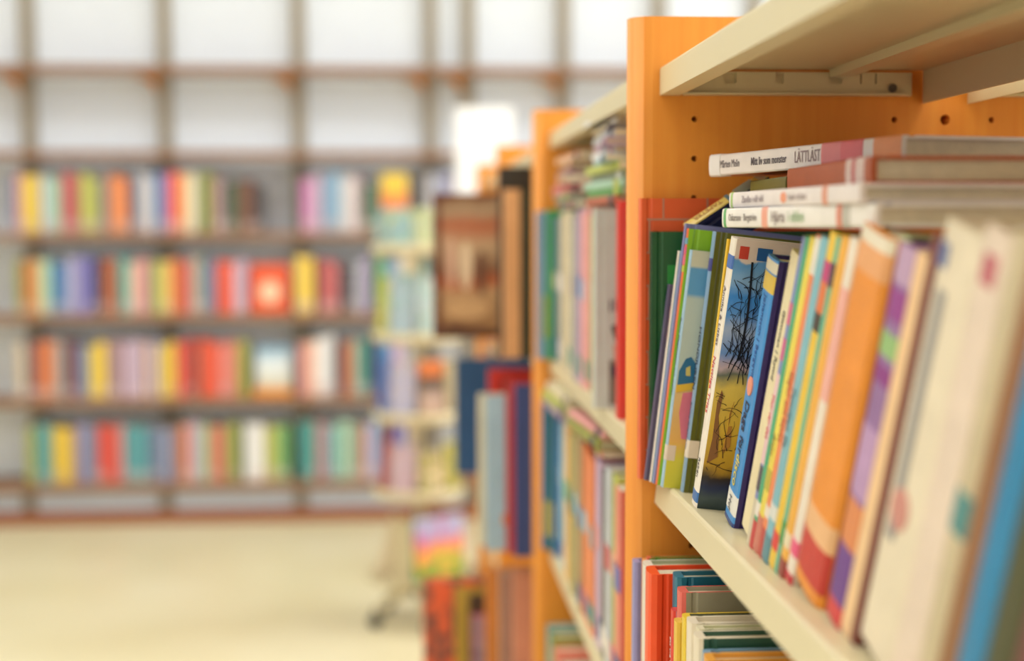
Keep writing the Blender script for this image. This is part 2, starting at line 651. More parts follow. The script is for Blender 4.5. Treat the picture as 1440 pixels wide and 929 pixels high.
# rows of books: (colour, left px, right px)
ROWS = {
    'top': (326.5, 243, [
        ('slate', 14, 23), ('pink', 24, 32), ('yellow', 33, 56), ('lavender', 57, 66), ('mint', 66, 84), ('rose', 88, 110),
        ('lime', 115, 139), ('grey', 142, 152), ('orange', 154, 180), ('navy', 183, 192), ('silver', 193, 216), ('blue', 218, 229),
        ('magenta', 231, 240), ('scarlet', 240, 254), ('amber', 254, 262), ('cream', 262, 276), ('sage', 276, 283), ('olive', 285, 298),
        ('mauve', 300, 315), ('forest-green', 317, 333), ('brown', 333, 357), ('charcoal', 358, 368), None,
        ('magenta', 424, 440), ('lilac', 441, 452), ('sky-blue', 453, 478), ('white', 478, 500), ('mauve', 501, 509), ('forest-green', 510, 534), None,
        ('silver', 600, 612), ('slate', 613, 622), ('lavender', 623, 634), ('grey', 635, 648), ('navy', 650, 660), None]),
    'second': (441, 362, [
        ('olive', 20, 29), ('rust', 30, 45), ('amber', 45, 55), ('mint', 55, 70), ('blue', 72, 92), ('lavender', 92, 108), ('violet', 108, 130),
        ('charcoal', 134, 143), ('rust', 143, 163), ('turquoise', 165, 178), ('cream', 178, 185), ('pink', 185, 205), ('mauve', 206, 212),
        ('lime', 214, 228), ('amber', 228, 240), ('orange', 240, 250), ('red', 250, 262), ('pink', 264, 272), ('sage', 272, 282),
        ('slate', 283, 302), ('scarlet', 303, 327), ('lilac', 327, 345), None,
        ('yellow', 414, 440), ('maroon', 441, 450), ('rose', 450, 474), ('charcoal', 475, 498), ('silver', 498, 511), ('purple', 512, 523),
        ('green', 526, 540), ('sky-blue', 541, 560), ('cream', 562, 580), ('teal', 582, 600), None]),
    'third': (559, 478, [
        ('beige', 17, 30), ('navy', 30, 42), ('rust', 42, 56), ('orange', 56, 72), ('grey', 72, 84), ('maroon', 85, 101), ('slate', 102, 121),
        ('yellow', 122, 145), ('mauve', 147, 167), ('lilac', 170, 198), ('peach', 200, 208), ('lavender', 209, 219), ('yellow', 221, 243),
        ('red', 245, 269), ('charcoal', 270, 276), ('scarlet', 277, 303), ('salmon', 304, 330), ('olive', 331, 345), None,
        ('pink', 417, 430), ('peach', 430, 442), ('white', 442, 468), ('navy', 470, 476), ('rust', 477, 491), ('peach', 491, 500),
        ('turquoise', 500, 513), ('black', 514, 524), ('blue', 527, 548), ('lilac', 549, 566), ('silver', 568, 590), None]),
    'lowest': (678, 594, [
        ('olive', 27, 42), ('teal', 44, 64), ('yellow', 66, 92), ('tan', 93, 99), ('purple', 100, 110), ('slate', 110, 128), ('red', 130, 159),
        ('pink', 160, 166), ('teal', 167, 200), ('slate', 202, 235), ('mauve', 236, 246), ('orange', 248, 258), ('lilac', 259, 274),
        ('mint', 275, 284), ('lime', 285, 290), ('salmon', 291, 309), ('olive', 310, 331), ('charcoal', 332, 338), ('white', 339, 366),
        ('lime', 368, 386), ('green', 386, 403), None,
        ('turquoise', 418, 439), ('rust', 440, 446), ('lilac', 447, 457), ('teal', 458, 470), ('mint', 471, 489), ('sage', 490, 505),
        ('salmon', 506, 514), ('sky-blue', 515, 530), ('maroon', 532, 549), ('violet', 551, 568), ('beige', 570, 590), None]),
}
row_phrase = {'top': 'top', 'second': 'second', 'third': 'third', 'lowest': 'lowest'}
WALL_SEEN = set()
for rn, (yb, yt, items) in ROWS.items():
    zsh = at(300, yb, 'Y', WY).z
    zt = at(300, yt, 'Y', WY + 0.03).z
    flat = []
    for it in items:
        if it is None:
            flat.append(None)
            continue
        c, a, b_ = it
        n = 2 if b_ - a > 17 else 1
        for q in range(n):
            flat.append((c, a + (b_ - a) * q / n, a + (b_ - a) * (q + 1) / n))
    for i, it in enumerate(flat):
        if it is None:
            continue
        c, a, b_ = it
        p = flat[i - 1][0] if i > 0 and flat[i - 1] else None
        n = flat[i + 1][0] if i + 1 < len(flat) and flat[i + 1] else None
        if p and n:
            lab = '%s book between %s and %s books, %s row of back wall shelves' % (c, p, n, row_phrase[rn])
        elif n:
            lab = '%s book beginning its group beside a %s book, %s row of back wall shelves' % (c, n, row_phrase[rn])
        else:
            lab = '%s book ending its group beside a %s book, %s row of back wall shelves' % (c, p, row_phrase[rn])
        xa = at(a, 318, 'Y', WY + 0.03).x
        xb = at(b_, 318, 'Y', WY + 0.03).x
        t = max(0.008, xb - xa - 0.0015)
        h = (zt - zsh) * R.uniform(0.9, 1.02)
        if c in ('forest-green', 'brown', 'charcoal'):
            h *= 0.88
        if (rn, c) == ('third', 'white'):
            h *= 1.08
        pale = tuple(int(v * 0.84 + w_ * 0.16) for v, w_ in zip(CW[c], (226, 208, 200)))  # veiling glare put into the spine colour by mixing in pinkish white
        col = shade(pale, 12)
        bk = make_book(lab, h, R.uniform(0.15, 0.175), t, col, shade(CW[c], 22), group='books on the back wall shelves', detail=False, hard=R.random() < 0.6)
        if R.random() < 0.55:
            band(bk, t, min(0.0014, t * 0.22), 0.012, 0.05, tuple(int(v * 0.45 + w_ * 0.55) for v, w_ in zip(col, (230, 206, 200))), 'spine_label', off=0.0006)
        # spine faces the room (-Y): turn the book so that local -x points to -Y
        bk.matrix_world = Matrix.Translation((xb, WY + 0.03 + R.uniform(-0.012, 0.012), zsh)) @ Matrix.Rotation(math.pi / 2, 4, 'Z')


# face-out books on the wall shelves: front board towards the room, leaning back a little
def face_out(label, px0, px1, py0, py1, Y, zbase, cover, spine, t=0.014, lean=-0.16, group=None, yaw=0.0, hgt=None, wid=None):
    a = at(px0, py1, 'Y', Y)
    c = at(px1, py0, 'Y', Y)
    h = hgt or (c.z - zbase) / math.cos(lean)
    w = wid or (c.x - a.x)
    bk = make_book(label, h, w, t, spine, cover, group=group)
    stand(bk, a.x, Y, zbase + t * abs(math.sin(lean)), lean, yaw)
    return bk, w, h, t


f1, w_, h_, t_ = face_out('orange face-out book with a pale round middle on the wall shelves', 352, 406, 372, 441, WY + 0.04, at(300, 441, 'Y', WY).z,
                          (240, 92, 44), (226, 84, 40))
cx, cz, rr = w_ / 2, h_ * 0.42, w_ * 0.26
poly_patch(f1, [(cx + rr * math.cos(k * math.pi / 12), cz + rr * 1.1 * math.sin(k * math.pi / 12)) for k in range(24)], (250, 214, 176), 'pale_disc')
f2, w_, h_, t_ = face_out('blue-white face-out book on a small wooden stand, wall shelves', 360, 408, 486, 552, WY + 0.05, at(300, 559, 'Y', WY).z + 0.024,
                          printed([(0, (216, 196, 150)), (0.25, (226, 226, 214)), (0.55, (232, 240, 244)), (0.8, (150, 190, 214)), (1, (60, 90, 120))], 2, (0, 0.22), 0.15, 12), (70, 96, 130))
st = empty('book_stand', at(384, 559, 'Y', WY + 0.05))
st.location.z = at(300, 559, 'Y', WY).z
tag(st, 'low wooden stand under the blue-white face-out book on wall shelves', 'book stand')
MB().box((-0.085, -0.03, 0), (0.085, 0.075, 0.024)).obj('stand_base', WOOD, st)
MB().box((-0.085, -0.034, 0.0), (0.085, -0.026, 0.036)).obj('front_lip', WOOD, st)
f3, w_, h_, t_ = face_out('yellow and red face-out book on the top row of wall shelves', 536, 573, 243, 323, WY + 0.03, at(300, 326.5, 'Y', WY).z,
                          printed([(0, (214, 60, 60)), (0.3, (240, 110, 90)), (0.6, (246, 150, 70)), (0.8, (250, 206, 60)), (1, (248, 214, 80))], 2, (0, 0.25), 0.1, 10), (236, 190, 70))

# ================================================================== AISLE BOOKCASES (double sided)
PX0, PX1 = 0.1725, 0.683
PT = 0.036
SX0, SX1 = 0.196, 0.410      # shelf front and back (aisle side)
PANELS = [0.225 - PT, 1.125, 2.025, 2.925, 3.825]   # camera-facing faces
P_TOP = CAM_H + 0.1648


def panel_poly(x0, x1, y0, y1):
    r = (y1 - y0) / 2
    pts = []
    for i in range(9):
        a = math.pi / 2 + math.pi * i / 8
        pts.append((x0 + r + r * math.cos(a), y0 + r + r * math.sin(a)))
    for i in range(9):
        a = -math.pi / 2 + math.pi * i / 8
        pts.append((x1 - r + r * math.cos(a), y0 + r + r * math.sin(a)))
    return pts


def wood_panel(y, parent, holes):
    o = MB().prism(panel_poly(PX0, PX1, y, y + PT), lambda u, v, z: (u, v, z), 0.0, P_TOP).obj('end_panel', WOOD, None)
    if holes:
        cut = MB()
        for (hx, hz, hr) in holes:
            n = 14
            cut.prism([(hx + hr * math.cos(2 * math.pi * k / n), hz + hr * math.sin(2 * math.pi * k / n)) for k in range(n)],
                      lambda u, v, hh: (u, -hh, v), -(y + 0.030), -(y - 0.01))
        co = cut.obj('cutter', DARK)
        md = o.modifiers.new('holes', 'BOOLEAN')
        md.object = co
        md.operation = 'DIFFERENCE'
        md.solver = 'EXACT'
        bpy.context.view_layer.update()
        me = bpy.data.meshes.new_from_object(o.evaluated_get(bpy.context.evaluated_depsgraph_get()))
        o.modifiers.clear()
        o.data = me
        bpy.data.objects.remove(co, do_unlink=True)
        me.materials.clear()
        me.materials.append(WOOD)
        for p in me.polygons:
            p.material_index = 0
    for p in o.data.polygons:
        p.use_smooth = abs(p.normal.z) < 0.5 and abs(p.normal.y) < 0.98 and abs(p.normal.x) > 0.1
    o.parent = parent
    return o


def metal_shelf(parent, y0, y1, ztop, side=1, brackets=True, detail=True, tilt=0.0):
    """folded steel shelf between two panels; side -1 is the far side of the double bookcase"""
    def X(x):
        return x if side > 0 else (PX0 + PX1) - x
    def bx(mb, a, b):
        xa, xb = sorted((X(a[0]), X(b[0])))
        mb.box((xa, a[1], a[2]), (xb, b[1], b[2]))
    lip = 0.0225
    th = 0.0016
    mb = MB()
    bx(mb, (SX0 + 0.004, y0, ztop - th - 0.0004), (SX1, y1, ztop - 0.0004))
    sh = mb.obj('shelf', CREAM, parent)
    # front lip: rounded top ridge and return fold
    prof = [(SX0, ztop - lip)]
    prof += [(SX0, ztop - 0.003)]
    for i in range(1, 6):
        a = math.pi - i * math.pi / 5
        prof.append((SX0 + 0.003 + 0.003 * math.cos(a), ztop - 0.003 + 0.003 * math.sin(a)))
    prof += [(SX0 + 0.0045, ztop - 0.003), (SX0 + 0.0016, ztop - 0.0045), (SX0 + 0.0016, ztop - lip + 0.0016),
             (SX0 + 0.016, ztop - lip + 0.0016), (SX0 + 0.016, ztop - lip)]
    prof = [(X(p[0]), p[1]) for p in prof]
    area = sum(prof[q][0] * prof[(q + 1) % len(prof)][1] - prof[(q + 1) % len(prof)][0] * prof[q][1] for q in range(len(prof)))
    if area < 0:
        prof = list(reversed(prof))
    lp = MB().prism(prof, lambda u, v, hh: (u, -hh, v), -y1, -y0).obj('front_lip', CREAM, sh)
    mb = MB()
    bx(mb, (SX1 - th, y0, ztop - 0.028), (SX1, y1, ztop - th - 0.0004))
    mb.obj('rear_flange', CREAM, sh)
    if detail:
        mb = MB()
        bx(mb, (SX0 + 0.135, y0 + 0.004, ztop - 0.0085), (SX0 + 0.15, y1 - 0.004, ztop - th - 0.0004))
        mb.obj('stiffener', CREAM, sh)
    if brackets:
        for (ya, s) in ((y1, 1), (y0, -1)):
            def span(d0, d1):          # depth interval measured from the panel face into the bay
                return (ya - d1, ya - d0) if s > 0 else (ya + d0, ya + d1)
            z0b, z1b, zs0, zs1 = ztop - lip, ztop - 0.004, ztop - 0.0130, ztop - 0.0050
            mb = MB()
            c0, c1 = span(0.0, 0.0012)
            xa, xb = SX0 + 0.018, SX1 - 0.012
            if s > 0 and detail:
                f0, f1 = span(0.0012, 0.0045)
                bx(mb, (xa, c0, z0b), (xb, c1, z1b))                      # back plate
                bx(mb, (xa, f0, z0b), (xb, f1, zs0))                      # front plate below the slots
                bx(mb, (xa, f0, zs1), (xb, f1, z1b))                      # and above them
                cur = xa
                for (q, wq) in ((0.05, 0.010), (0.092, 0.006), (0.135, 0.010), (0.160, 0.0012), (0.172, 0.0012)):
                    bx(mb, (cur, f0, zs0), (SX0 + q, f1, zs1))
                    cur = SX0 + q + wq
                bx(mb, (cur, f0, zs0), (xb, f1, zs1))
                g0, g1 = span(0.0045, 0.010)
                bx(mb, (xa, g0, z0b), (xb - 0.004, g1, z0b + 0.0016))     # foot fold
            else:
                c0, c1 = span(0.0, 0.0018)
                bx(mb, (xa, c0, z0b), (xb, c1, z1b))
            mb.obj('bracket', CREAM, sh)
            if s > 0 and detail:
                cxh, czh = X(SX0 + 0.186), ztop - 0.0165
                mb = MB()
                mb.prism([(cxh + 0.0034 * math.cos(2 * math.pi * k / 12), czh + 0.0034 * math.sin(2 * math.pi * k / 12)) for k in range(12)],
                         lambda u, v, hh: (u, -hh, v), -(ya - 0.004), -(ya - 0.0065))
                mb.obj('screw_head', STEEL, sh)
    if tilt:      # shelf hooked in with its rear edge lower, turning about the front lip
        piv = Matrix.Translation((SX0, 0, ztop))
        sh.matrix_world = piv @ Matrix.Rotation(tilt, 4, 'Y') @ piv.inverted()
    return sh


TILT = math.radians(6.5)
ZREL = {  # shelf surfaces of each bay, heights above the floor
    0: [CAM_H + 0.1254, CAM_H - 0.200, CAM_H - 0.515, CAM_H - 0.83, 0.14],
    1: [CAM_H + 0.1330, CAM_H - 0.187, CAM_H - 0.46, CAM_H - 0.78, 0.14],
    2: [CAM_H + 0.1254, CAM_H - 0.200, CAM_H - 0.49, CAM_H - 0.86, 0.10],
    3: [CAM_H + 0.1254, CAM_H - 0.200, CAM_H - 0.515, CAM_H - 0.83, 0.14],
}
bay_labels = [
    'orange wooden bookcase with cream steel shelves holding the sharp leaning books',
    'second orange bookcase with a tall stack of flat books under its top shelf',
    'third orange bookcase with a brown picture book pulled half out',
    'last orange bookcase of the row, behind the revolving stand',
]
for i in range(4):
    bay = empty('library_bookcase', ((PX0 + PX1) / 2, (PANELS[i] + PANELS[i + 1]) / 2, 0))
    tag(bay, bay_labels[i], 'bookcase', 'double-sided aisle bookcases')
    hold = empty('hold')           # build in world space, then parent keeping place
    holes = []
    if i <= 1:
        for hx in (0.224, 0.386, 0.466, 0.63):
            for k in range(-2, 20):
                hz = CAM_H + 0.0845 - 0.0312 * k
                if hz < P_TOP - 0.02:
                    holes.append((hx, hz, 0.0024))
        holes.append(((PX0 + PX1) / 2, CAM_H + 0.0845, 0.0042))
        holes.append(((PX0 + PX1) / 2, CAM_H - 0.52, 0.0042))
    before = set(bpy.data.objects)
    wood_panel(PANELS[i + 1], None, holes if i == 0 else [h for h in holes if i == 1 and h[1] > 1.0])
    if i == 0:
        wood_panel(PANELS[0], None, [])
    for z in ZREL[i]:
        for side in (1, -1):
            metal_shelf(None, PANELS[i] + PT + 0.001, PANELS[i + 1] - 0.001, z, side, detail=(i < 2), tilt=TILT if (i == 0 and side > 0 and z == ZREL[0][1]) else 0.0)
    bpy.data.objects.remove(hold, do_unlink=True)
    # base plinth between the panels
    MB().box((PX0 + 0.05, PANELS[i] + PT, 0.0), (PX1 - 0.05, PANELS[i + 1], 0.08)).obj('base_plinth', WOOD)
    inv = Matrix.Translation(-Vector(bay.location))
    for o in list(bpy.data.objects):
        if o not in before and o.parent is None and o.type == 'MESH':
            o.parent = bay
            o.matrix_parent_inverse = inv

# ================================================================== SHARP BOOKS, FIRST BOOKCASE, MIDDLE SHELF
ZS = ZREL[0][1] - 0.0004
G1 = 'leaning books on the middle shelf of the first bookcase'
LEAN = math.radians(28)


def lean_at(y):
    """books lean towards the open end of the shelf, the nearer ones more"""
    return math.radians(1.5 if y > 1.0 else 7 if y > 0.95 else 10 if y > 0.9 else 12)


def leaning(label, ybot, t, L, spine, cover=None, x=0.212, w=0.155, lean=LEAN, dz=0.0, **kw):
    bk = make_book(label, L, w, t, spine, cover, group=G1, **kw)
    LEAN2 = lean_at(ybot)
    fz = math.cos(lean) / (math.cos(LEAN2) * math.cos(TILT))
    ft = 1.03 if ybot > 1.04 else math.cos(LEAN2) / math.cos(LEAN)
    bk.matrix_world = (Matrix.Translation((x, ybot, ZS - (x - SX0) * math.tan(TILT))) @ Matrix.Rotation(TILT, 4, 'Y')
                       @ Matrix.Rotation(LEAN2, 4, 'X') @ Matrix.Diagonal((1, ft, fz, 1)))
    return bk


# brick-patterned book flat against the end panel
bb = make_book('orange brick-patterned picture book flat against the end panel', 0.222, 0.2, 0.012, (236, 104, 56), (222, 92, 44), group=G1)
stand(bb, 0.1795, 1.108, ZS + 0.0, 0.0)
BH, BW = 0.222, 0.2
joint = (186, 128, 104)
for k in range(8):
    z = 0.222 - 0.0165 - k * 0.026
    patch(bb, 0.004, BW, z - 0.0008, z + 0.0008, joint, 'mortar_line')
    xs = (0.017, 0.052, 0.087) if k % 2 == 0 else (0.006, 0.034, 0.07)
    for x in xs:
        patch(bb, x - 0.0007, x + 0.0007, z + 0.0008, min(BH, z + 0.0252), joint, 'mortar_line')
poly_patch(bb, [(0.026, 0.176), (0.034, 0.184), (0.05, 0.192), (0.058, 0.203), (0.063, 0.196), (0.055, 0.184), (0.04, 0.175), (0.03, 0.168)], (214, 180, 84), 'yellow_banner', th=0.0007)
poly_patch(bb, [(0.032, 0.184), (0.036, 0.203), (0.041, 0.189)], (92, 84, 84), 'grey_spike', th=0.0006)

# dark green, with a brighter picture on its board
g = make_book('dark green book with a bright green picture, beside the brick-patterned book', 0.196, 0.15, 0.007, (20, 70, 38), (24, 84, 44), group=G1)
stand(g, 0.1865, 1.1015, ZS, 0.012)
patch(g, 0.012, 0.05, 0.10, 0.17, (40, 140, 60))
patch(g, 0.013, 0.05, 0.07, 0.11, (16, 60, 34), th=0.0004)
g = leaning('short dusky purple book leaning beside the dark green one', 1.094, 0.006, 0.16, (92, 82, 112), (76, 66, 94), x=0.1815, lean=math.radians(16.4))
g = leaning('thin cream book with red lettering leaning beside the dusky purple one', 1.0875, 0.0048, 0.197, (236, 222, 206), (150, 180, 200), x=0.1845, lean=math.radians(24))
spine_text(g, 0.0048, 0.0011, 'Sagan om en liten', 0.15, 0.004, (150, 90, 100))
g = leaning('tall lavender book leaning behind an orange-spined one', 1.0825, 0.004, 0.222, (142, 144, 190), (120, 128, 176), x=0.1860, lean=math.radians(25))
g = leaning('orange-spined book with lime green cover and pink flecks leaning', 1.0765, 0.005, 0.2065, (238, 118, 58), (140, 190, 40), x=0.1875, lean=math.radians(17))
for (z0, z1, c) in ((0.186, 0.192, (226, 96, 130)), (0.178, 0.185, (236, 110, 130)), (0.172, 0.177, (200, 196, 70)), (0.194, 0.199, (120, 170, 190))):
    band(g, 0.005, 0.0011, z0, z1, c, 'spine_fleck')

# pale blue with a cartoon figure at the foot of its cover
g = leaning('pale blue book with a yellow and pink cartoon figure on its cover', 1.0680, 0.007, 0.188, (168, 200, 222),
            printed([(0, (206, 200, 60)), (0.12, (222, 208, 70)), (0.2, (232, 178, 96)), (0.42, (226, 190, 130)), (0.46, (188, 204, 196)), (0.80, (192, 204, 192)), (0.82, (96, 160, 204)), (0.925, (96, 160, 204)), (0.935, (212, 210, 184)), (1, (206, 204, 176))], 2, (0, 0.188), 0.006, 18),
            x=0.1905, lean=math.radians(15), groove=False)
spine_text(g, 0.007, 0.0014, 'Doris Magnusson och stallet', 0.135, 0.0054, (70, 80, 100))
poly_patch(g, [(0.001, 0.082), (0.001, 0.093), (0.005, 0.103), (0.009, 0.105), (0.013, 0.1), (0.016, 0.086)], (40, 110, 150), 'blue_cap', th=0.0006)
poly_patch(g, [(0.0005, 0.076), (0.018, 0.081), (0.018, 0.086), (0.0005, 0.082)], (232, 186, 60), 'yellow_brim', th=0.0007)
poly_patch(g, [(0.006, 0.076), (0.014, 0.078), (0.014, 0.04), (0.009, 0.04), (0.005, 0.06)], (224, 120, 140), 'pink_sleeve', th=0.0006)
poly_patch(g, [(0.006, 0.096), (0.009, 0.098), (0.010, 0.090), (0.0065, 0.090)], (214, 196, 110), 'cap_badge', th=0.0009)
band(g, 0.007, 0.0014, 0.022, 0.034, (226, 206, 188), 'spine_label', wrap=0.006)
# grey-blue spine, olive cover
g = leaning('grey-blue spined book with a dark olive cover leaning upright', 1.0535, 0.009, 0.207, (136, 166, 196), (96, 100, 38), x=0.2035, lean=math.radians(17.9))
spine_text(g, 0.009, 0.0014, 'HONDJUREN', 0.132, 0.0085, (44, 50, 70), bold=0.0001)
spine_text(g, 0.009, 0.0014, 'Emma Granholm', 0.072, 0.0056, (90, 104, 130))
patch(g, 0.0118, 0.06, 0.165, 0.184, (140, 140, 62))
band(g, 0.009, 0.0014, 0.012 + 0.016, 0.012 + 0.030, (232, 218, 200), 'spine_label', wrap=0.0075)
band(g, 0.009, 0.0014, 0.176, 0.186, (60, 60, 130), 'spine_emblem')
g = leaning('very thin bright yellow book squeezed beside the white-spined one', 1.0105, 0.004, 0.2085, (246, 196, 40), (240, 186, 40), x=0.2040, lean=math.radians(23))
band(g, 0.004, 0.0009, 0.02, 0.034, (150, 50, 60), 'spine_fleck')
band(g, 0.004, 0.0009, 0.044, 0.05, (60, 120, 60), 'spine_fleck')

# white spine, stormy sky over a yellow field with black reeds
sky = printed([(0, (46, 62, 60)), (0.04, (70, 84, 84)), (0.08, (44, 54, 84)), (0.12, (60, 50, 40)), (0.16, (206, 158, 44)), (0.30, (232, 186, 60)), (0.45, (240, 204, 90)),
               (0.505, (112, 118, 96)), (0.53, (206, 178, 176)), (0.58, (110, 150, 204)), (0.66, (176, 190, 214)), (0.72, (104, 160, 220)), (0.78, (70, 146, 220)), (0.84, (150, 190, 226)), (0.925, (104, 166, 222)),
               (0.932, (240, 218, 204))], 2, (0, 0.21), 0.09, 45, 0.3, 'sky_and_field_print')
SB = leaning('white-spined book with black reeds against a blue sky over yellow field', 0.9926, 0.0145, 0.209, (244, 232, 214), sky, x=0.2015, w=0.15, groove=False, lean=math.radians(23.2))
tS, rS = 0.0145, 0.0014
spine_text(SB, tS, rS, 'Annika & Lisbet', 0.172, 0.0072, (96, 84, 92))
spine_text(SB, tS, rS, 'Nattliga Trias', 0.118, 0.0082, (214, 70, 74))
spine_text(SB, tS, rS, 'Rabén', 0.038, 0.0064, (70, 66, 80))
band(SB, tS, rS, 0.186, 0.196, (70, 110, 180), 'spine_emblem')
band(SB, tS, rS, 0.004, 0.012, (60, 110, 170), 'spine_emblem')
patch(SB, 0.003, 0.0095, 0.1945, 0.204, (214, 70, 50))
patch(SB, 0.0155, 0.026, 0.1945, 0.204, (40, 96, 160))
for (z0, zz, c, x0, x1) in ((0.036, 0.094, (150, 100, 50), 0.002, 0.0075), (0.045, 0.086, (190, 130, 50), 0.012, 0.0155)):
    poly_patch(SB, [(x0, z0), (x0 + 0.0015, z0 + 0.02), (x0 + 0.001, zz - 0.01), (x0 + 0.003, zz), (x1 - 0.001, zz - 0.003), (x1 - 0.002, zz - 0.02), (x1 + 0.0005, z0 + 0.022), (x1 + 0.0015, z0 + 0.006)], c, 'brown_trunk', th=0.00045)


def reeds(root, seed, x0, x1, z0, z1, n, c, wd, name, bend=0.5, ln=0.05):
    rr = random.Random(seed)
    mb = MB()
    for s in range(n):
        x, z = rr.uniform(x0, x1), rr.uniform(z0, z1)
        a = rr.gauss(math.pi / 2, bend)
        L = ln * rr.uniform(0.5, 1.2)
        pts = []
        for k in range(7):
            pts.append((x, z))
            x += math.cos(a) * L / 6
            z += math.sin(a) * L / 6
            a += rr.gauss(0, 0.30)
        for k in range(6):
            (xa, za), (xb, zb) = pts[k], pts[k + 1]
            if min(xa, xb) < 0.0008 or max(xa, xb) > 0.1 or max(za, zb) > 0.1935 or min(za, zb) < 0.003:
                continue
            d = Vector((xb - xa, zb - za)).normalized()
            wq = wd * (1 - 0.11 * k)
            nx, nz2 = -d.y * wq, d.x * wq
            i0 = len(mb.v)
            yy = -0.00075
            mb.v += [(xa + nx, yy, za + nz2), (xa - nx, yy, za - nz2), (xb - nx, yy, zb - nz2), (xb + nx, yy, zb + nz2)]
            mb.f.append((i0, i0 + 1, i0 + 2, i0 + 3))
            mb.m.append(0)
    return mb.obj(name, c, root)


inkm = mat((26, 28, 34), 0.4, 0.05, 60, 'black_ink')
reeds(SB, 3, 0.003, 0.024, 0.10, 0.128, 24, inkm, 0.00032, 'reed_drawing', 0.35, 0.055)
reeds(SB, 5, 0.007, 0.022, 0.15, 0.18, 22, inkm, 0.00032, 'reed_drawing', 1.1, 0.022)
reeds(SB, 8, 0.002, 0.024, 0.03, 0.09, 22, mat((64, 40, 20), 0.4, 0.05, 60, 'sepia_ink'), 0.00028, 'hatching', 0.9, 0.018)
# one bold branch
pts = [(0.013, 0.118), (0.0145, 0.13), (0.0152, 0.15), (0.0145, 0.17), (0.013, 0.193)]
poly_patch(SB, [(x - 0.0008, z) for x, z in pts] + [(x + 0.0006, z) for x, z in reversed(pts)], inkm, 'branch_drawing', th=0.0007)

# blue 'Dags for disco'
BD = leaning('bright blue book with Dags för disco on its spine', 0.930, 0.025, 0.2105, (60, 142, 206), (62, 48, 110), x=0.2140, lean=math.radians(31.5))
tB, rB = 0.025, 0.0014
spine_text(BD, tB, rB, 'Johansson | Bergqvist', 0.182, 0.0080, (40, 84, 150), yc=0.012)
spine_text(BD, tB, rB, 'Dags för', 0.098, 0.0125, (34, 40, 70), bold=0.00012, yc=0.012)
spine_text(BD, tB, rB, 'disco', 0.055, 0.0125, (236, 210, 90), bold=0.00012, yc=0.012)
band(BD, tB, rB, 0.2, 0.2085, (226, 214, 186), 'spine_head')
band(BD, tB, rB, 0.185, 0.1985, (222, 186, 70), 'spine_head')
band(BD, tB, rB, 0.0085, 0.024, (236, 230, 218), 'spine_label')
spine_text(BD, tB, rB + 0.0003, 'Hcf', 0.0215, 0.0085, (70, 70, 80), yc=0.013, name='label_lettering')
band(BD, tB, rB, 0.0, 0.003, (36, 60, 120), 'spine_foot')
poly_patch(BD, [(0.0, 0)], (0, 0, 0)) if False else None
# salmon oval emblem on the spine
mb = MB()
n = 16
mb.prism([(0.012 + 0.0056 * math.cos(2 * math.pi * k / n), 0.110 + 0.0075 * math.sin(2 * math.pi * k / n)) for k in range(n)],
         lambda u, v, hh: (-rB - 0.0002 - hh, u, v), -0.001, 0.0006)
mb.obj('oval_emblem', mat((240, 150, 120), 0.4, 0.05, 40, 'salmon_print'), BD)

# the packed series, far to near: (near-bottom Y, colours ...)
g = leaning('cream-spined book with dark lettering beside the bright blue book', 0.886, 0.030, 0.206, (240, 224, 178), (232, 214, 170), x=0.2165)
spine_text(g, 0.030, 0.0014, 'Glimman | Rymd', 0.165, 0.0075, (70, 64, 60), yc=0.018)
SERIES = [
    # y near, spine, cover, label, bands [(z0,z1,col)], text
    (0.8755, (128, 140, 190), (226, 226, 216), 'book with slate, pink and green patches on its narrow spine', [(0.16, 0.175, (214, 100, 140)), (0.135, 0.15, (204, 90, 140)), (0.06, 0.125, (236, 196, 196)), (0.04, 0.058, (80, 70, 80)), (0.0, 0.034, (214, 200, 170))], ('Hur var det', 0.11, (222, 80, 90))),
    (0.866, (70, 168, 120), (80, 170, 120), 'emerald-spined book leaning between slate-pink and lemon spines', [(0.0, 0.02, (200, 60, 60)), (0.024, 0.034, (236, 226, 210))], None),
    (0.853, (238, 216, 80), (240, 214, 70), 'lemon-yellow spined book leaning between emerald and coral spines', [(0.045, 0.06, (190, 176, 60)), (0.0, 0.026, (206, 120, 100))], ('Anjo', 0.085, (150, 130, 60))),
    (0.841, (240, 138, 82), (240, 150, 100), 'coral-orange spined book leaning beside the lemon-yellow one', [(0.196, 0.22, (236, 226, 208)), (0.0, 0.02, (190, 70, 60)), (0.028, 0.036, (236, 220, 200))], ('Sagor om havet', 0.13, (180, 80, 70))),
    (0.826, (130, 186, 196), (120, 178, 190), 'dusty teal spined book leaning beside the coral-orange one', [(0.03, 0.04, (220, 220, 210)), (0.0, 0.018, (90, 140, 150))], ('Familjen Ek', 0.12, (90, 110, 120))),
    (0.811, (240, 196, 50), (232, 186, 44), 'golden yellow spined book with a dark blotchy picture near its head', [(0.172, 0.192, (226, 120, 60)), (0.192, 0.205, (200, 60, 120)), (0.160, 0.172, (60, 50, 40)), (0.012, 0.024, (226, 60, 50))], None),
    (0.803, (104, 184, 150), (90, 176, 150), 'narrow sea-green spined book leaning beside the golden yellow one', [(0.02, 0.035, (60, 150, 80)), (0.19, 0.205, (70, 60, 70))], None),
    (0.790, (242, 178, 66), (240, 160, 50), 'apricot-yellow spined book leaning beside the sea-green one', [(0.0, 0.012, (150, 60, 50)), (0.02, 0.03, (236, 220, 180))], None),
    (0.776, (240, 226, 206), (232, 216, 196), 'white spined book with a pink upper half, beside thick orange one', [(0.12, 0.19, (240, 176, 160)), (0.0, 0.006, (200, 40, 60)), (0.018, 0.028, (236, 90, 130))], None),
]
prev_y = 0.886
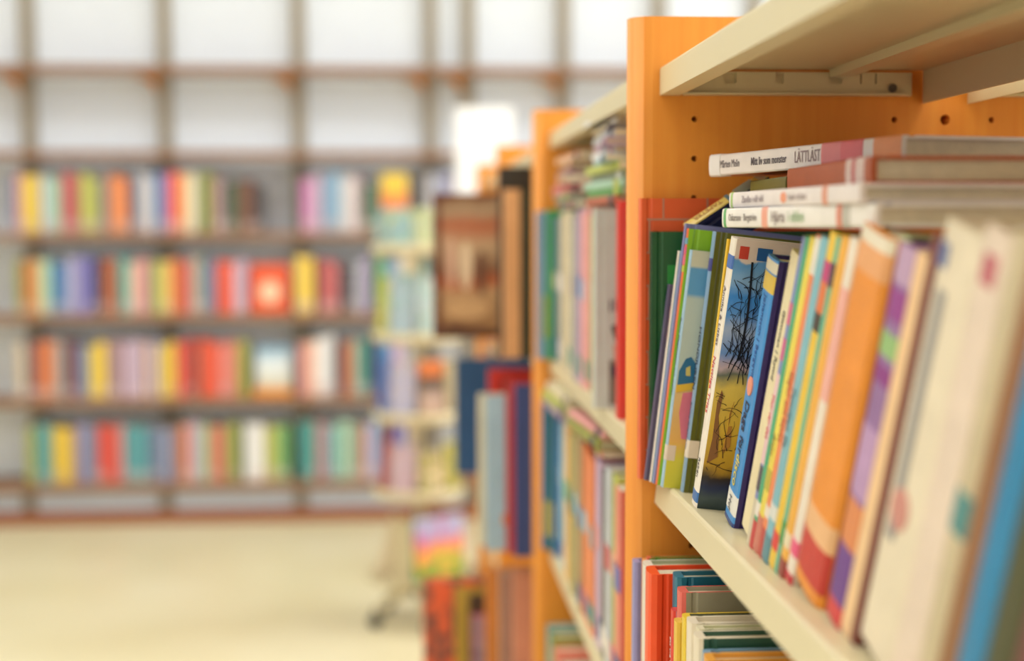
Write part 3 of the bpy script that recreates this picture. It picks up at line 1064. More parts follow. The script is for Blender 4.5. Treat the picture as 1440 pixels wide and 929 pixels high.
for (yn, sc, cc, lab, bands, tx) in SERIES:
    t = (prev_y - yn) * math.cos(LEAN) - 0.0003
    L = 0.2215 + R.uniform(-0.002, 0.0025)
    g = leaning(lab, yn, t, L, sc, cc, x=0.2118 + R.uniform(-0.001, 0.001))
    rr_ = min(0.0014, t * 0.22)
    for (z0, z1, c) in bands:
        band(g, t, rr_, z0, min(z1, L), c, 'spine_print')
    if tx:
        spine_text(g, t, rr_ + 0.0003, tx[0], tx[1], min(t * 0.75, 0.009), tx[2])
    prev_y = yn
t = (0.776 - 0.725) * math.cos(LEAN) - 0.0005
OB = leaning('thick orange book with a rounded spine and red foot', 0.725, t, 0.2205, (238, 146, 44), (226, 130, 36), x=0.2150, r=0.005)
band(OB, t, 0.005, 0.212, 0.2205, (240, 226, 200), 'spine_head')
band(OB, t, 0.005, 0.196, 0.212, (240, 170, 110), 'spine_head')
band(OB, t, 0.005, 0.008, 0.034, (200, 52, 40), 'spine_foot')
band(OB, t, 0.005, 0.034, 0.05, (238, 184, 130), 'spine_foot')
g = leaning('moss green book leaning against the thick orange one', 0.712, 0.0108, 0.2225, (96, 104, 34), (88, 96, 30), x=0.2175)
band(g, 0.0108, 0.0014, 0.21, 0.222, (200, 210, 150), 'spine_head')
t = 0.0215
g = leaning('purple and lilac spined book leaning beside the moss green one', 0.687, t, 0.2155, (150, 110, 160), (140, 84, 150), x=0.2125)
for (z0, z1, c) in ((0.195, 0.2155, (196, 160, 190)), (0.175, 0.192, (150, 60, 140)), (0.155, 0.168, (150, 190, 120)), (0.14, 0.15, (140, 50, 130)), (0.075, 0.115, (190, 150, 190)),
                    (0.045, 0.072, (222, 136, 80)), (0.012, 0.045, (110, 60, 140)), (0.0, 0.012, (214, 60, 60))):
    band(g, t, 0.0014, z0, z1, c, 'spine_print')
g = leaning('peach-coloured spined book leaning beside the purple and lilac one', 0.669, 0.0152, 0.212, (244, 202, 150), (214, 200, 170), x=0.2125)
g = leaning('slim maroon book leaning between peach and broad cream spines', 0.660, 0.0075, 0.224, (126, 64, 52), (120, 56, 48), x=0.212)
t = 0.0395
g = leaning('broad cream book with grey stripe and faded red emblem on spine', 0.614, t, 0.2235, (236, 220, 190), (228, 210, 184), x=0.2125)
MB().box((-0.0017, t * 0.7, 0.2), (-0.0005, t * 0.95, 0.212)).obj('blue_emblem', mat((100, 116, 160), 0.5, 0.05, 40, 'faded_blue_print'), g)
MB().box((-0.0018, t * 0.55, 0.06), (-0.0005, t * 0.78, 0.19)).obj('grey_stripe', mat((150, 146, 142), 0.5, 0.05, 40, 'grey_print'), g)
mb = MB()
mb.prism([(t * 0.55 + 0.010 * math.cos(2 * math.pi * k / 14), 0.078 + 0.011 * math.sin(2 * math.pi * k / 14)) for k in range(14)],
         lambda u, v, hh: (-0.0012 - hh, u, v), -0.001, 0.0008)
mb.obj('red_emblem', mat((206, 140, 126), 0.5, 0.05, 40, 'faded_red_print'), g)
t = 0.026
g = leaning('cream-pink spined book leaning beside the broad cream one', 0.584, t, 0.224, (234, 212, 190), (196, 180, 140), x=0.2125)
MB().box((-0.0017, t * 0.25, 0.198), (-0.0005, t * 0.75, 0.212)).obj('rose_emblem', mat((196, 104, 112), 0.5, 0.05, 40, 'faded_rose_print'), g)
g = leaning('khaki and cream spined book with small teal emblem, leaning', 0.566, 0.0155, 0.224, (206, 188, 150), (200, 182, 150), x=0.2125)
band(g, 0.0155, 0.0014, 0.085, 0.105, (80, 140, 136), 'spine_emblem')
g = leaning('chestnut brown spined book leaning beside the khaki and cream one', 0.549, 0.0145, 0.224, (150, 100, 60), (110, 66, 50), x=0.2125)
g = leaning('deep azure spined book leaning beside the chestnut brown one', 0.526, 0.0198, 0.22, (22, 130, 176), (60, 80, 110), x=0.2125)
g = leaning('dark moss book leaning beside the deep azure one', 0.502, 0.0205, 0.22, (70, 72, 32), (50, 46, 30), x=0.2125)
g = leaning('wine-red book leaning beside the dark moss one', 0.472, 0.026, 0.22, (120, 60, 60), (110, 50, 50), x=0.2125)
g = leaning('sand-coloured book leaning beside the wine-red one', 0.440, 0.0278, 0.22, (220, 196, 150), (210, 186, 140), x=0.2125)

# ------------------------------------------------------------------ books lying flat on the leaning row
GF = 'books lying flat on top of the leaning row'
tops = CAM_H
D = make_book('lowest white-spined book of the flat pile, green tab and salmon oval', 0.229, 0.16, 0.0125, (244, 236, 226), (120, 130, 150), (206, 190, 80), group=GF, pages=PAPER, r=0.0012)
lay(D, (0.2095, 0.948), (0.2395, 0.722), tops + 0.0115)
band(D, 0.0125, 0.0012, 0.2215, 0.2255, (104, 176, 104), 'green_tab')
spine_text(D, 0.0125, 0.0012, 'Oskarsson · Bergström', 0.2155, 0.0066, (140, 128, 122), fit=0.050)
band(D, 0.0125, 0.0012, 0.148, 0.157, (244, 168, 142), 'salmon_emblem')
spine_text(D, 0.0125, 0.0012, 'Hjärta', 0.1415, 0.0100, (160, 144, 138), fit=0.022)
spine_text(D, 0.0125, 0.0012, 'i elden', 0.115, 0.0100, (166, 194, 150), fit=0.024)
band(D, 0.0125, 0.0012, 0.030, 0.046, (196, 190, 176), 'library_sticker')
band(D, 0.0125, 0.0012, 0.040, 0.046, (226, 130, 100), 'library_mark', off=0.0005)
C_ = make_book('white-spined flat book with lime tab and small orange dot', 0.219, 0.16, 0.0105, (240, 228, 222), (226, 214, 206), (210, 200, 196), group=GF, pages=PAPER, r=0.0012)
lay(C_, (0.2145, 0.950), (0.2345, 0.732), tops + 0.0222)
band(C_, 0.0105, 0.0012, 0.212, 0.2155, (176, 206, 124), 'lime_tab')
spine_text(C_, 0.0105, 0.0012, 'Zandén i vild vild', 0.192, 0.0064, (164, 150, 154), fit=0.042)
mb = MB()
mb.prism([(0.00525 + 0.0032 * math.cos(2 * math.pi * k / 14), 0.114 + 0.0046 * math.sin(2 * math.pi * k / 14)) for k in range(14)],
         lambda u, v, hh: (-0.0012 - hh, u, v), -0.0005, 0.0005)
mb.obj('orange_dot', mat((244, 160, 124), 0.5, 0.05, 40, 'orange_print'), C_)
spine_text(C_, 0.0105, 0.0012, 'Hundar och katter', 0.106, 0.0060, (186, 170, 166), fit=0.03)
band(C_, 0.0105, 0.0012, 0.045, 0.052, (226, 150, 120), 'library_mark')
B_ = make_book('rust-red flat book with white spine end, under the topmost one', 0.178, 0.15, 0.0155, (186, 92, 56), (110, 40, 36), (150, 60, 40), group=GF, pages=PAPER, r=0.0012)
lay(B_, (0.2515, 0.938), (0.2505, 0.763), tops + 0.0378)
band(B_, 0.0155, 0.0012, 0.012, 0.046, (232, 206, 196), 'white_spine_end')
band(B_, 0.0155, 0.0012, 0.028, 0.034, (206, 100, 100), 'spine_print', off=0.0005)
A_ = make_book('topmost flat book with white, pink and orange spine', 0.258, 0.18, 0.0155, (242, 230, 224), (214, 120, 70), (206, 110, 60), group=GF, pages=PAPER, r=0.0014)
lay(A_, (0.2285, 1.080), (0.2905, 0.830), tops + 0.0535)
tA = 0.0155
band(A_, tA, 0.0014, 0.0, 0.030, (246, 156, 100), 'orange_spine_end')
band(A_, tA, 0.0014, 0.042, 0.068, (226, 104, 112), 'pink_label')
band(A_, tA, 0.0014, 0.068, 0.092, (228, 128, 130), 'pink_label')
band(A_, tA, 0.0014, 0.2405, 0.258, (246, 240, 236), 'clear_tape', wrap=0.008, off=0.0006)
spine_text(A_, tA, 0.0014, 'Mårten Melin', 0.2395, 0.0080, (120, 110, 114), fit=0.0315)
spine_text(A_, tA, 0.0014, 'Mitt liv som monster', 0.190, 0.0080, (104, 96, 104), fit=0.052, bold=0.00008)
spine_text(A_, tA, 0.0014, 'LÄTTLÄST', 0.127, 0.0112, (150, 124, 126), fit=0.034)
# slanted navy book behind the pile, yellow spine upwards
NV = make_book('slanted navy book with a yellow lettered spine, behind the flat pile', 0.074, 0.034, 0.010, (226, 196, 96), (24, 30, 66), group=GF, r=0.0012)
ax = math.radians(33)
zx = Vector((math.cos(ax), 0.0, math.sin(ax))).normalized()
yn_ = Vector((0.0, 1, 0.6)) - zx * zx.dot(Vector((0.0, 1, 0.6)))
yn_.normalize()
xx = yn_.cross(zx)
M = Matrix.Identity(4)
for k in range(3):
    M[k][0], M[k][1], M[k][2] = xx[k], yn_[k], zx[k]
pe = at(1078, 250, 'Y', 1.081)
pe = pe - zx * 0.072
M[0][3], M[1][3], M[2][3] = pe.x, pe.y, pe.z
NV.matrix_world = M
spine_text(NV, 0.011, 0.0012, 'TAPETER', 0.034, 0.0065, (170, 110, 60))
band(NV, 0.011, 0.0012, 0.066, 0.072, (206, 190, 150), 'spine_head')
band(NV, 0.011, 0.0012, 0.046, 0.062, (140, 150, 130), 'spine_print')
band(NV, 0.011, 0.0012, 0.038, 0.041, (90, 120, 130), 'spine_print')
OL = make_book('small olive green flat book behind the pile, under the topmost book', 0.10, 0.12, 0.012, (104, 108, 48), (84, 96, 36), group=GF, r=0.0012)
pe = at(1082, 251, 'Y', 0.99)
lay(OL, (pe.x, 1.04), (pe.x, 0.942), pe.z)

# ================================================================== FIRST BOOKCASE, LOWER SHELF
ZL = ZREL[0][2] - 0.0004
GL = 'books on the lower shelf of the first bookcase'
LOW = [
    # label, px left, py top, Y near face, t, spine, cover
    ('lavender-blue spined book at the end panel, lower shelf', 895, 787, 1.105, 0.013, (150, 146, 196), (140, 136, 180)),
    ('slim orange spined book beside the lavender-blue one, lower shelf', 906, 785, 1.093, 0.009, (240, 156, 88), (236, 150, 80)),
    ('book with a green top edge and russet cover, lower shelf', 911, 781, 1.083, 0.007, (214, 96, 66), (76, 150, 50)),
    ('tall white-spined book with a pale sage cover, lower shelf', 914, 793, 1.060, 0.020, (232, 222, 206), (176, 184, 150)),
    ('vivid scarlet book with a creased spine, lower shelf', 922, 804, 1.028, 0.026, (250, 84, 30), (240, 70, 20)),
    ('teal blue book with a plain cover, lower shelf', 956, 808, 1.004, 0.018, (30, 116, 140), (24, 104, 128)),
    ('short red paperback with white lettering, lower shelf', 948, 855, 0.990, 0.010, (226, 62, 48), (214, 150, 160)),
    ('warm grey book with a red spine edge, lower shelf', 962, 829, 0.970, 0.017, (226, 100, 90), (160, 154, 130)),
    ('slim mustard yellow book beside the warm grey one, lower shelf', 954, 871, 0.955, 0.012, (234, 190, 70), (228, 184, 60)),
    ('yellow book with a dark olive grey cover, lower shelf', 966, 865, 0.938, 0.013, (236, 200, 50), (96, 98, 66)),
    ('ivory book with a rolled spine, lower shelf', 976, 872, 0.918, 0.017, (238, 224, 200), (232, 220, 196)),
    ('pale cream book with a worn spine head, lower shelf', 984, 880, 0.905, 0.010, (232, 222, 190), (206, 206, 160)),
    ('ivory-spined book with a bottle green cover, lower shelf', 986, 893, 0.885, 0.017, (238, 224, 198), (50, 92, 72)),
    ('steel blue book behind an orange one, lower shelf', 996, 917, 0.868, 0.014, (130, 164, 190), (110, 150, 180)),
    ('bright orange-edged book beside the steel blue one, lower shelf', 999, 923, 0.850, 0.015, (238, 166, 66), (236, 160, 60)),
    ('brown cloth book beside the bright orange-edged one, lower shelf', 1012, 948, 0.828, 0.018, (130, 90, 60), (120, 84, 60)),
    ('dull green book beside the brown cloth one, lower shelf', 1025, 970, 0.805, 0.019, (110, 130, 90), (100, 120, 80)),
]
for (lab, px, py, yy, t, sc, cc) in LOW:
    p = at(px, py, 'Y', yy)
    L = p.z - ZL
    g = make_book(lab, L, 0.17, t, sc, cc, group=GL, r=min(0.006, t * 0.25))
    stand(g, p.x, yy, ZL, 0.03)
    if 'vivid' in lab:
        band(g, t, 0.006, 0.02, 0.05, (244, 200, 170), 'spine_print')
    if 'lavender' in lab:
        band(g, t, 0.00325, L - 0.13, L - 0.10, (90, 90, 170), 'spine_print')
    if 'short red' in lab:
        spine_text(g, t, 0.0025, 'Ett två tre', L - 0.02, 0.006, (240, 220, 210))
    if 'mustard' in lab or 'rolled' in lab or 'bottle' in lab:
        spine_text(g, t, min(0.006, t * 0.25), 'OLGA', L - 0.045, 0.008, (90, 80, 50))

# ================================================================== SECOND BOOKCASE
def fill(zsurf, bands, xs, ztops, group, where, tmin=0.02, wdt=0.165, lean=0.0):
    """bands: (colour, px left, px right) along the spine plane X = xs, far to near"""
    seq = []
    for (c, a, b_) in bands:
        ya = xs * FPX / (a - 580.0)
        yb = xs * FPX / (b_ - 580.0)
        n = max(1, int(round((ya - yb) / tmin)))
        for q in range(n):
            seq.append((c, ya + (yb - ya) * q / n, ya + (yb - ya) * (q + 1) / n))
    for i, (c, ya, yb) in enumerate(seq):
        p = seq[i - 1][0] if i else None
        n = seq[i + 1][0] if i + 1 < len(seq) else None
        if p and n:
            lab = '%s book between %s and %s books, %s' % (c, p, n, where)
        elif n:
            lab = '%s book between end panel and %s book, %s' % (c, n, where)
        else:
            lab = '%s book closing the row beside a %s book, %s' % (c, p, where)
        t = ya - yb - 0.0006
        h = ztops * R.uniform(0.95, 1.03)
        col = shade(CW[c], 12)
        bk = make_book(lab, h, wdt, t, col, shade(CW[c], 22), group=group, detail=False, hard=R.random() < 0.7)
        stand(bk, xs + R.uniform(-0.004, 0.003), yb, zsurf, lean)
        k = R.random()
        r_ = min(0.0014, t * 0.22)
        if k < 0.7:
            band(bk, t, r_, 0.012, 0.034, R.choice([(236, 226, 214), (230, 120, 120), (70, 160, 140), (60, 90, 150)]), 'spine_label', off=0.0006)
        if R.random() < 0.5:
            band(bk, t, r_, h * 0.5, h * 0.62, shade(R.choice(list(CW.values())), 10), 'spine_print', off=0.0006)


Z2 = [z - 0.0004 for z in ZREL[1]]
fill(Z2[1], [('slate', 783, 786), ('green', 786, 789), ('khaki', 789, 791), ('cream', 791, 797), ('beige', 797, 801), ('cream', 801, 806), ('grey', 806, 814), ('lilac', 814, 820), ('pink', 820, 830),
             ('lime', 830, 836), ('silver', 836, 846), ('sage', 846, 852)], 0.2005, 0.205, 'upright books on the middle shelf of the second bookcase', "second bookcase mid shelf", 0.026)
# protruding ones near the second end panel
for (lab, px, yy, t, sc, cc, ht) in (
        ('grey-blue book jutting out by the second end panel', 756, 1.997, 0.018, (130, 158, 190), (134, 160, 190), 0.208),
        ('leaf green book jutting out beside the grey-blue one', 771, 1.9785, 0.016, (60, 156, 90), (66, 160, 90), 0.21)):
    p = at(px, 400, 'Y', yy)
    g = make_book(lab, ht, 0.165, t, sc, cc, group='upright books on the middle shelf of the second bookcase')
    stand(g, p.x, yy, Z2[1], 0)
    patch(g, 0.008, 0.03, 0.03, 0.09, (206, 180, 80))
# grey-green face-on album with a dark figure, then a red board
yy = 1.446
p = at(838, 300, 'Y', yy)
GA = make_book('grey-green album with a dark sketched figure on its cover', 0.205, 0.17, 0.02, (206, 208, 198), (200, 204, 198), group='upright books on the middle shelf of the second bookcase')
stand(GA, p.x, yy, Z2[1], 0)
patch(GA, 0.014, 0.04, 0.004, 0.05, (128, 116, 104), 'grey_ground')
poly_patch(GA, [(0.016, 0.085), (0.03, 0.09), (0.034, 0.078), (0.028, 0.066), (0.02, 0.07)], (34, 28, 28), 'dark_hat', th=0.0006)
poly_patch(GA, [(0.018, 0.066), (0.028, 0.064), (0.03, 0.05), (0.02, 0.048)], (206, 150, 130), 'face', th=0.0006)
poly_patch(GA, [(0.02, 0.052), (0.03, 0.056), (0.03, 0.046), (0.022, 0.044)], (196, 50, 44), 'red_scarf', th=0.0008)
poly_patch(GA, [(0.016, 0.044), (0.032, 0.046), (0.034, 0.03), (0.018, 0.032)], (34, 34, 70), 'dark_coat', th=0.0006)
for k in range(4):
    patch(GA, 0.014 + k * 0.005, 0.0165 + k * 0.005, 0.1, 0.112 + 0.025 * (k == 2), (112, 104, 112), 'sketched_tower')
yy = 1.36
p = at(872, 300, 'Y', yy)
g = make_book('bright red board book beside the grey-green album', 0.212, 0.17, 0.02, (222, 56, 44), (216, 50, 40), group='upright books on the middle shelf of the second bookcase')
stand(g, p.x, yy, Z2[1], 0)

# flat piles on the upright books of the second bookcase
def pile(x, y, z, specs, where, group, length=0.21, dep=0.15):
    for i, (c, t) in enumerate(specs):
        under = specs[i - 1][0] if i else None
        over = specs[i + 1][0] if i + 1 < len(specs) else None
        if i == 0:
            lab = '%s book at the bottom of the %s' % (c, where)
        elif over is None:
            lab = '%s book on top of the %s' % (c, where)
        else:
            lab = '%s book lying between %s and %s ones in the %s' % (c, under, over, where)
        L = length * R.uniform(0.9, 1.04)
        g = make_book(lab, L, dep, t - 0.0004, shade(CW[c], 14), shade(CW[c], 25), group=group, detail=False, hard=R.random() < 0.5)
        a = R.uniform(-0.08, 0.08)
        dx = R.uniform(-0.006, 0.006)
        cy = y + R.uniform(-0.006, 0.006)
        u = (math.sin(a), math.cos(a))
        near = (x + dx - u[0] * L / 2, cy - u[1] * L / 2)
        far = (x + dx + u[0] * L / 2, cy + u[1] * L / 2)
        z += t
        lay(g, far, near, z)
        band(g, t - 0.0004, 0.001, L * 0.08, L * 0.2, shade(R.choice([(240, 236, 230), (60, 50, 70), (230, 160, 150), (200, 210, 90)]), 10), 'spine_print', off=0.0006)


pile(0.205, 1.515, Z2[1] + 0.2095, [('rust', 0.009), ('green', 0.0085), ('mint', 0.008), ('sage', 0.009), ('lime', 0.0085), ('aqua', 0.007), ('white', 0.008), ('lilac', 0.0085),
                                   ('silver', 0.009), ('navy', 0.004), ('cream', 0.0085), ('white', 0.006)],
     'second bookcase tall pile', 'flat pile in the second bookcase', 0.2)
pile(0.196, 1.85, Z2[1] + 0.2095, [('grey', 0.010), ('sage', 0.009), ('rose', 0.012), ('pink', 0.010), ('mauve', 0.010), ('tan', 0.009), ('peach', 0.010)],
     'second bookcase lower pile', 'low flat pile in the second bookcase', 0.21)

# lower shelf of the second bookcase
fill(Z2[2], [('blue', 783, 786), ('forest-green', 786, 789), ('aqua', 789, 797), ('amber', 797, 806), ('khaki', 806, 814), ('tan', 814, 822), ('orange', 822, 838), ('lilac', 838, 846),
             ('charcoal', 846, 853), ('silver', 853, 860), ('lime', 860, 867), ('salmon', 867, 875)], 0.2005, 0.208, 'upright books on the lower shelf of the second bookcase', "second bookcase low shelf", 0.03)
for (lab, px, yy, t, sc, cc) in (
        ('ocean blue book jutting out at the end panel, lower shelf of second bookcase', 764, 1.997, 0.018, (64, 122, 170), (70, 126, 170)),
        ('bottle green book beside the ocean blue one, second bookcase', 774, 1.9785, 0.016, (48, 110, 80), (50, 112, 76))):
    p = at(px, 650, 'Y', yy)
    g = make_book(lab, 0.21, 0.165, t, sc, cc, group='upright books on the lower shelf of the second bookcase')
    stand(g, p.x, yy, Z2[2], 0)
    patch(g, 0.001, 0.03, 0.02, 0.07, (226, 196, 90))
pile(0.188, 1.86, Z2[2] + 0.2125, [('lilac', 0.009), ('lime', 0.012), ('cream', 0.011)], 'far flat pile above lower books', 'flat piles on lower books', 0.22)
pile(0.195, 1.60, Z2[2] + 0.2125, [('salmon', 0.008), ('olive', 0.011), ('pink', 0.009)], 'middle flat pile above lower books', 'flat piles on lower books', 0.22)
# third shelf of the second bookcase
fill(Z2[3], [('teal', 772, 777), ('olive', 777, 783), ('salmon', 783, 792), ('green', 792, 798), ('yellow', 798, 808), ('blue', 808, 818), ('rust', 818, 832), ('cream', 832, 850)],
     0.19, 0.215, 'books on the third shelf of the second bookcase', "second bookcase third shelf", 0.03)

# ================================================================== THIRD AND FOURTH BOOKCASES
Z3 = [z - 0.0004 for z in ZREL[2]]
G3 = 'books jutting out of the third bookcase'


def jut(label, px0, py_top, yy, t, spine, cover, shelf, w=0.2, lean=0.0, h=None, group=G3):
    p = at(px0, py_top, 'Y', yy)
    L = h or (p.z - Z3[shelf])
    g = make_book(label, L, w, t, spine, cover, group=group)
    stand(g, p.x, yy, Z3[shelf], lean)
    return g, L


g, L = jut('tall black album standing behind a peach-coloured book', 702, 234, 2.20, 0.022, (34, 30, 24), (44, 38, 28), 1, 0.22)
g, L = jut('narrow peach-coloured book in front of the black album', 709, 266, 2.15, 0.018, (226, 170, 120), (222, 166, 112), 1, 0.03 + 0.16)
patch(g, 0.024, 0.19, 0.0, L, (48, 52, 34), 'dark_cover_field')
BR = printed([(0, (74, 40, 22)), (0.06, (84, 44, 24)), (0.1, (150, 108, 66)), (0.3, (182, 140, 96)), (0.36, (170, 82, 40)), (0.44, (126, 84, 54)), (0.62, (186, 150, 112)), (0.76, (170, 92, 56)), (0.84, (164, 134, 102)), (0.92, (140, 100, 66)), (0.94, (96, 42, 28)), (1, (92, 40, 26))],
             2, (0, 0.27), 0.14, 14, 0.35, 'brown_painting_print')
g, L = jut('large brown picture book pulled half out of the third bookcase', 609, 272, 2.56, 0.018, (104, 52, 30), BR, 1, 0.31)
patch(g, 0.004, 0.014, 0.0, L, (92, 44, 26), 'brown_border')
def ellipse_print(root, cx_, cz_, rx_, rz_, c, name):
    poly_patch(root, [(cx_ + rx_ * math.cos(q * math.pi / 9), cz_ + rz_ * math.sin(q * math.pi / 9)) for q in range(18)], c, name, th=0.0005)


ellipse_print(g, 0.058, L * 0.5, 0.011, L * 0.17, (220, 190, 154), 'pale_figure')
ellipse_print(g, 0.086, L * 0.45, 0.009, L * 0.16, (104, 64, 42), 'brown_figure')
ellipse_print(g, 0.032, L * 0.52, 0.008, L * 0.18, (206, 160, 132), 'pale_figure')
ellipse_print(g, 0.06, L * 0.2, 0.04, L * 0.07, (196, 152, 104), 'tan_ground')
# lower shelf of the third bookcase
g, L = jut('deep blue book jutting out of the third bookcase, lower shelf', 641, 505, 2.80, 0.03, (36, 84, 130), (34, 80, 124), 2, 0.05 + 0.2)
g, L = jut('crimson book standing behind pale blue box file', 688, 520, 2.22, 0.02, (200, 44, 34), (206, 46, 34), 2, 0.24)
patch(g, 0.02, 0.036, L - 0.05, L - 0.015, (120, 40, 30), 'dark_print')
g, L = jut('narrow cream book beside the pale blue box file', 674, 555, 2.16, 0.02, (232, 216, 184), (228, 212, 176), 2, 0.22)
g, L = jut('pale blue box file with an orange mark', 684, 558, 2.125, 0.03, (170, 196, 212), (172, 200, 216), 2, 0.24)
patch(g, 0.024, 0.036, 0.04, 0.055, (240, 140, 60), 'orange_mark')
g, L = jut('slim red book in front of the pale blue box file', 713, 536, 2.10, 0.012, (196, 56, 56), (200, 60, 56), 2, 0.2)
g, L = jut('dark blue book nearest the second end panel', 725, 541, 2.08, 0.012, (56, 76, 134), (54, 74, 130), 2, 0.2)
# third shelf of the third bookcase
g, L = jut('orange-red picture book jutting out low on the third bookcase', 596, 815, 2.50, 0.02, (244, 104, 62), blotch([(244, 100, 58), (246, 108, 64), (130, 80, 70), (240, 116, 76)], 22), 3, 0.3)
g, L = jut('ochre yellow book jutting out low beside the orange-red one', 641, 828, 2.44, 0.016, (200, 160, 60), (196, 156, 60), 3, 0.26)
g, L = jut('dark chocolate book standing low beside the ochre yellow one', 660, 838, 2.40, 0.016, (78, 58, 40), (84, 62, 44), 3, 0.24)
g, L = jut('raspberry pink book low on the third bookcase', 664, 866, 2.34, 0.016, (196, 70, 90), blotch([(196, 70, 90), (170, 140, 150), (90, 60, 90)], 24), 3, 0.24)
g, L = jut('apricot book low beside the raspberry pink one', 684, 800, 2.28, 0.02, (226, 140, 62), (222, 136, 60), 3, 0.22)
g, L = jut('greyish pink book low beside the apricot one', 704, 806, 2.22, 0.02, (206, 180, 160), (180, 130, 110), 3, 0.2)
g, L = jut('salmon pink book low beside the greyish pink one', 722, 800, 2.16, 0.02, (226, 160, 130), (220, 150, 120), 3, 0.2)
Z4 = [z - 0.0004 for z in ZREL[3]]
fill(Z4[1], [('beige', 681, 684), ('green', 684, 687), ('blue', 687, 691), ('tan', 691, 695), ('rose', 695, 699), ('grey', 699, 704)],
     0.19, 0.22, 'books on the last bookcase', "last bookcase's middle shelf", 0.06)
fill(Z4[2], [('peach', 681, 684), ('rose', 684, 687), ('sage', 687, 691), ('navy', 691, 695), ('cream', 695, 699), ('rust', 699, 704)],
     0.19, 0.22, 'books on the last bookcase', "last bookcase's lower shelf", 0.06)

# ================================================================== BLANK WHITE SIGN
sg = empty('sign_stand', (0, 0, 0))
a = at(641, 274, 'Y', 5.2)
c = at(721, 151, 'Y', 5.2)
sg.location = ((a.x + c.x) / 2, 5.2, 0)
tag(sg, 'blank white sign board on a slim floor stand behind the bookcases', 'sign')
W2 = (c.x - a.x) / 2
MB().box((-W2, -0.006, a.z), (W2, 0.006, c.z)).obj('sign_board', mat((252, 252, 254), 0.3, 0.0, 5, 'white_acrylic'), sg)
MB().tube([(0, 0.018, 0.02), (0, 0.018, c.z - 0.05)], 0.012, 12).obj('pole', STEEL, sg, True)
MB().lathe([(0, 0.0), (0.15, 0.0), (0.15, 0.012), (0.02, 0.026), (0, 0.026)], (0, 0.018), 28).obj('base', STEEL, sg)

# ================================================================== REVOLVING BOOK STAND
SPY = 4.65
spx = at(588, 500, 'Y', SPY).x
RS = empty('revolving_book_stand', (spx, SPY, 0))
tag(RS, 'round cream revolving book stand with four trays of children’s books', 'book stand')
tier_z = [at(588, y, 'Y', SPY).z for y in (352, 474, 584, 690)]
MB().tube([(0, 0, 0.1), (0, 0, tier_z[0] + 0.12)], 0.016, 12).obj('pole', CREAM, RS, True)
TR = 0.148
for z in tier_z:
    MB().lathe([(0.015, z - 0.006), (TR - 0.01, z - 0.012), (TR, z - 0.010), (TR + 0.004, z + 0.022), (TR, z + 0.022), (TR - 0.006, z - 0.004), (0.015, z)], (0, 0), 32).obj('tray', CREAM, RS, True)
MB().lathe([(0, 0.09), (0.03, 0.09), (0.03, 0.13), (0, 0.13)], (0, 0), 16).obj('hub', STEEL, RS)
for k in range(5):
    an = math.radians(205 + 72 * k)
    e = (0.16 * math.cos(an), 0.16 * math.sin(an))
    lg = MB().tube([(0.02 * math.cos(an), 0.02 * math.sin(an), 0.11), (e[0], e[1], 0.062)], 0.011, 8).obj('leg', CREAM, RS, True)
    cs = MB()
    cs.tube([(e[0], e[1], 0.064), (e[0], e[1], 0.04)], 0.006, 8)
    tn = Vector((-math.sin(an), math.cos(an), 0)) * 0.009
    cs.tube([Vector((e[0], e[1], 0.023)) - tn, Vector((e[0], e[1], 0.023)) + tn], 0.022, 14)
    cs.obj('caster', DARK, lg, True)
# books leaning against the pole on each tray: (tier, azimuth deg, colour name, size, cover, spine)
SP = [
    (0, 245, 'yellow-green cartoon', 0.135, 0.084, blotch([(226, 224, 120), (150, 190, 190), (196, 190, 210)], 14), (200, 196, 90)),
    (0, 200, 'pale teal', 0.135, 0.084, (160, 196, 196), (150, 190, 190)),
    (0, 290, 'sage picture', 0.135, 0.084, blotch([(150, 166, 130), (200, 206, 150), (120, 150, 160)], 14), (150, 160, 120)),
    (0, 335, 'soft grey', 0.135, 0.084, (170, 176, 180), (160, 166, 170)),
    (1, 245, 'mint picture', 0.215, 0.084, blotch([(150, 200, 184), (178, 196, 210), (140, 180, 160)], 12), (170, 200, 190)),
    (1, 200, 'lime yellow', 0.20, 0.084, (206, 206, 96), (210, 210, 90)),
    (1, 290, 'lavender picture', 0.20, 0.084, blotch([(196, 200, 216), (170, 200, 190), (214, 200, 210)], 12), (190, 190, 210)),
    (1, 335, 'powder blue', 0.20, 0.084, (164, 190, 214), (160, 186, 210)),
    (2, 200, 'royal blue', 0.185, 0.084, (70, 110, 190), (60, 96, 180)),
    (2, 245, 'lilac picture', 0.18, 0.084, blotch([(214, 196, 206), (190, 190, 220), (226, 206, 196)], 14), (200, 180, 200)),
    (2, 290, 'orange-topped dark', 0.19, 0.084, printed([(0, (190, 160, 130)), (0.35, (206, 176, 160)), (0.6, (96, 80, 66)), (0.72, (90, 70, 50)), (0.76, (230, 124, 50)), (1, (232, 128, 54))], 2, (0, 0.19), 0.084, 12), (120, 96, 70)),
    (2, 335, 'dun', 0.19, 0.084, (176, 160, 120), (170, 150, 110)),
    (3, 200, 'dark red', 0.175, 0.084, (176, 66, 70), (170, 60, 60)),
    (3, 245, 'pale violet picture', 0.17, 0.084, blotch([(206, 196, 216), (214, 180, 190), (186, 190, 214)], 14), (196, 186, 206)),
    (3, 290, 'yellow flower', 0.15, 0.084, blotch([(214, 196, 90), (236, 214, 180), (150, 150, 60), (226, 190, 150)], 22), (190, 180, 80)),
    (3, 335, 'olive gold', 0.17, 0.084, (176, 166, 66), (170, 160, 60)),
]
tier_word = ['top', 'second', 'third', 'lowest']
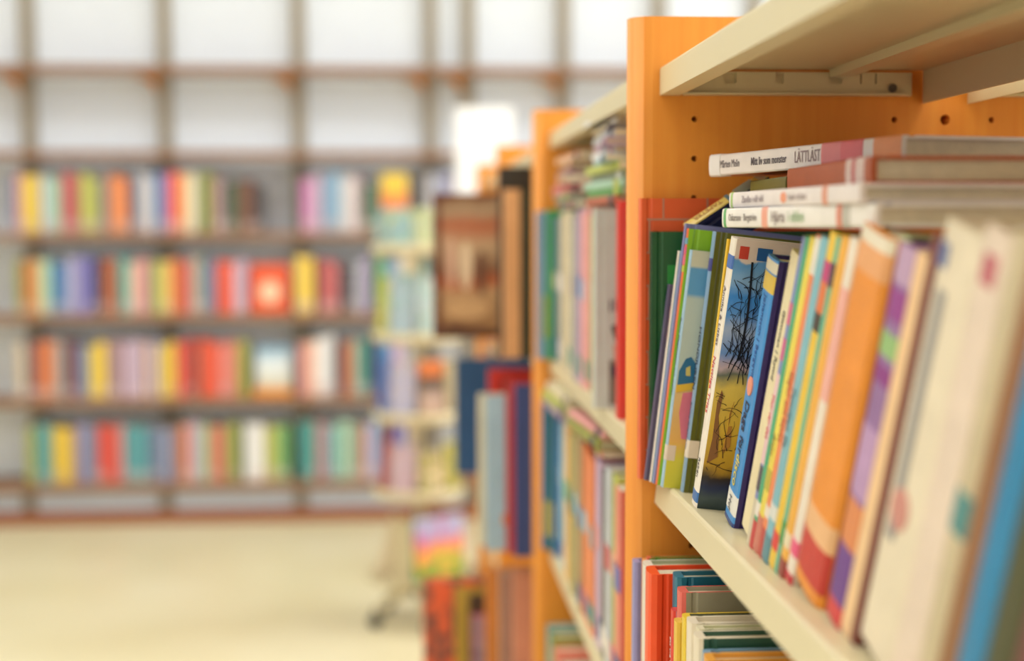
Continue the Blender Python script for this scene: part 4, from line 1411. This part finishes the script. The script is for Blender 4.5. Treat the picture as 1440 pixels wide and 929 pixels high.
for (ti, az, cn, hh, ww, cv, spc) in SP:
    g = make_book('%s book leaning on the %s tray of the revolving stand' % (cn, tier_word[ti]), hh, ww, 0.012, spc, cv, group='books on the revolving stand')
    a = math.radians(az)
    # first board faces outward (direction az), bottom edge near the rim, top leaning to the pole
    out = Vector((math.cos(a), math.sin(a), 0))
    side = Vector((-math.sin(a), math.cos(a), 0))
    base = Vector((spx, SPY, tier_z[ti] + 0.0005)) + out * 0.130 - side * (ww / 2)
    yaw = a + math.pi / 2
    g.matrix_world = Matrix.Translation(base) @ Matrix.Rotation(yaw, 4, 'Z') @ Matrix.Rotation(-0.08, 4, 'X')
# books hanging in the wire pockets below the lowest tray
PK = [(195, 'slanting buff', 0.20, 0.11, (226, 204, 164), (110, 96, 60), -0.30), (244, 'dark-edged cream', 0.20, 0.07, (214, 200, 160), (70, 62, 40), -0.12),
      (300, 'bright green and pink picture', 0.21, 0.185, printed([(0, (60, 130, 50)), (0.2, (110, 170, 60)), (0.3, (236, 190, 70)), (0.4, (244, 140, 80)), (0.55, (240, 160, 110)), (0.65, (226, 90, 140)), (0.8, (190, 150, 200)), (1, (176, 196, 224))], 2, (0, 0.21), 1.3, 17), (70, 130, 90), -0.05)]
for (az, cn, hh, ww, cv, spc, ln) in PK:
    g = make_book('%s book in the low wire pocket of the revolving stand' % cn, hh, ww, 0.014, spc, cv, group='books on the revolving stand')
    a = math.radians(az)
    out = Vector((math.cos(a), math.sin(a), 0))
    side = Vector((-math.sin(a), math.cos(a), 0))
    zb = tier_z[3] - 0.275
    base = Vector((spx, SPY, zb + 0.0145 * math.sin(-ln))) + out * 0.135 - side * (ww / 2)
    g.matrix_world = Matrix.Translation(base) @ Matrix.Rotation(a + math.pi / 2, 4, 'Z') @ Matrix.Rotation(ln, 4, 'X')
zb = tier_z[3] - 0.275
MB().lathe([(0.015, zb - 0.004), (0.172, zb - 0.008), (0.178, zb + 0.012), (0.175, zb + 0.012), (0.168, zb - 0.002), (0.015, zb)], (0, 0), 32).obj('wire_pocket_floor', CREAM, RS, True)

seen = {}
for l in LABELS:
    seen[l] = seen.get(l, 0) + 1
print('DUP LABELS', [(k, v) for k, v in seen.items() if v > 1], 'LONG', [l for l in LABELS if not 4 <= len(l.split()) <= 16])
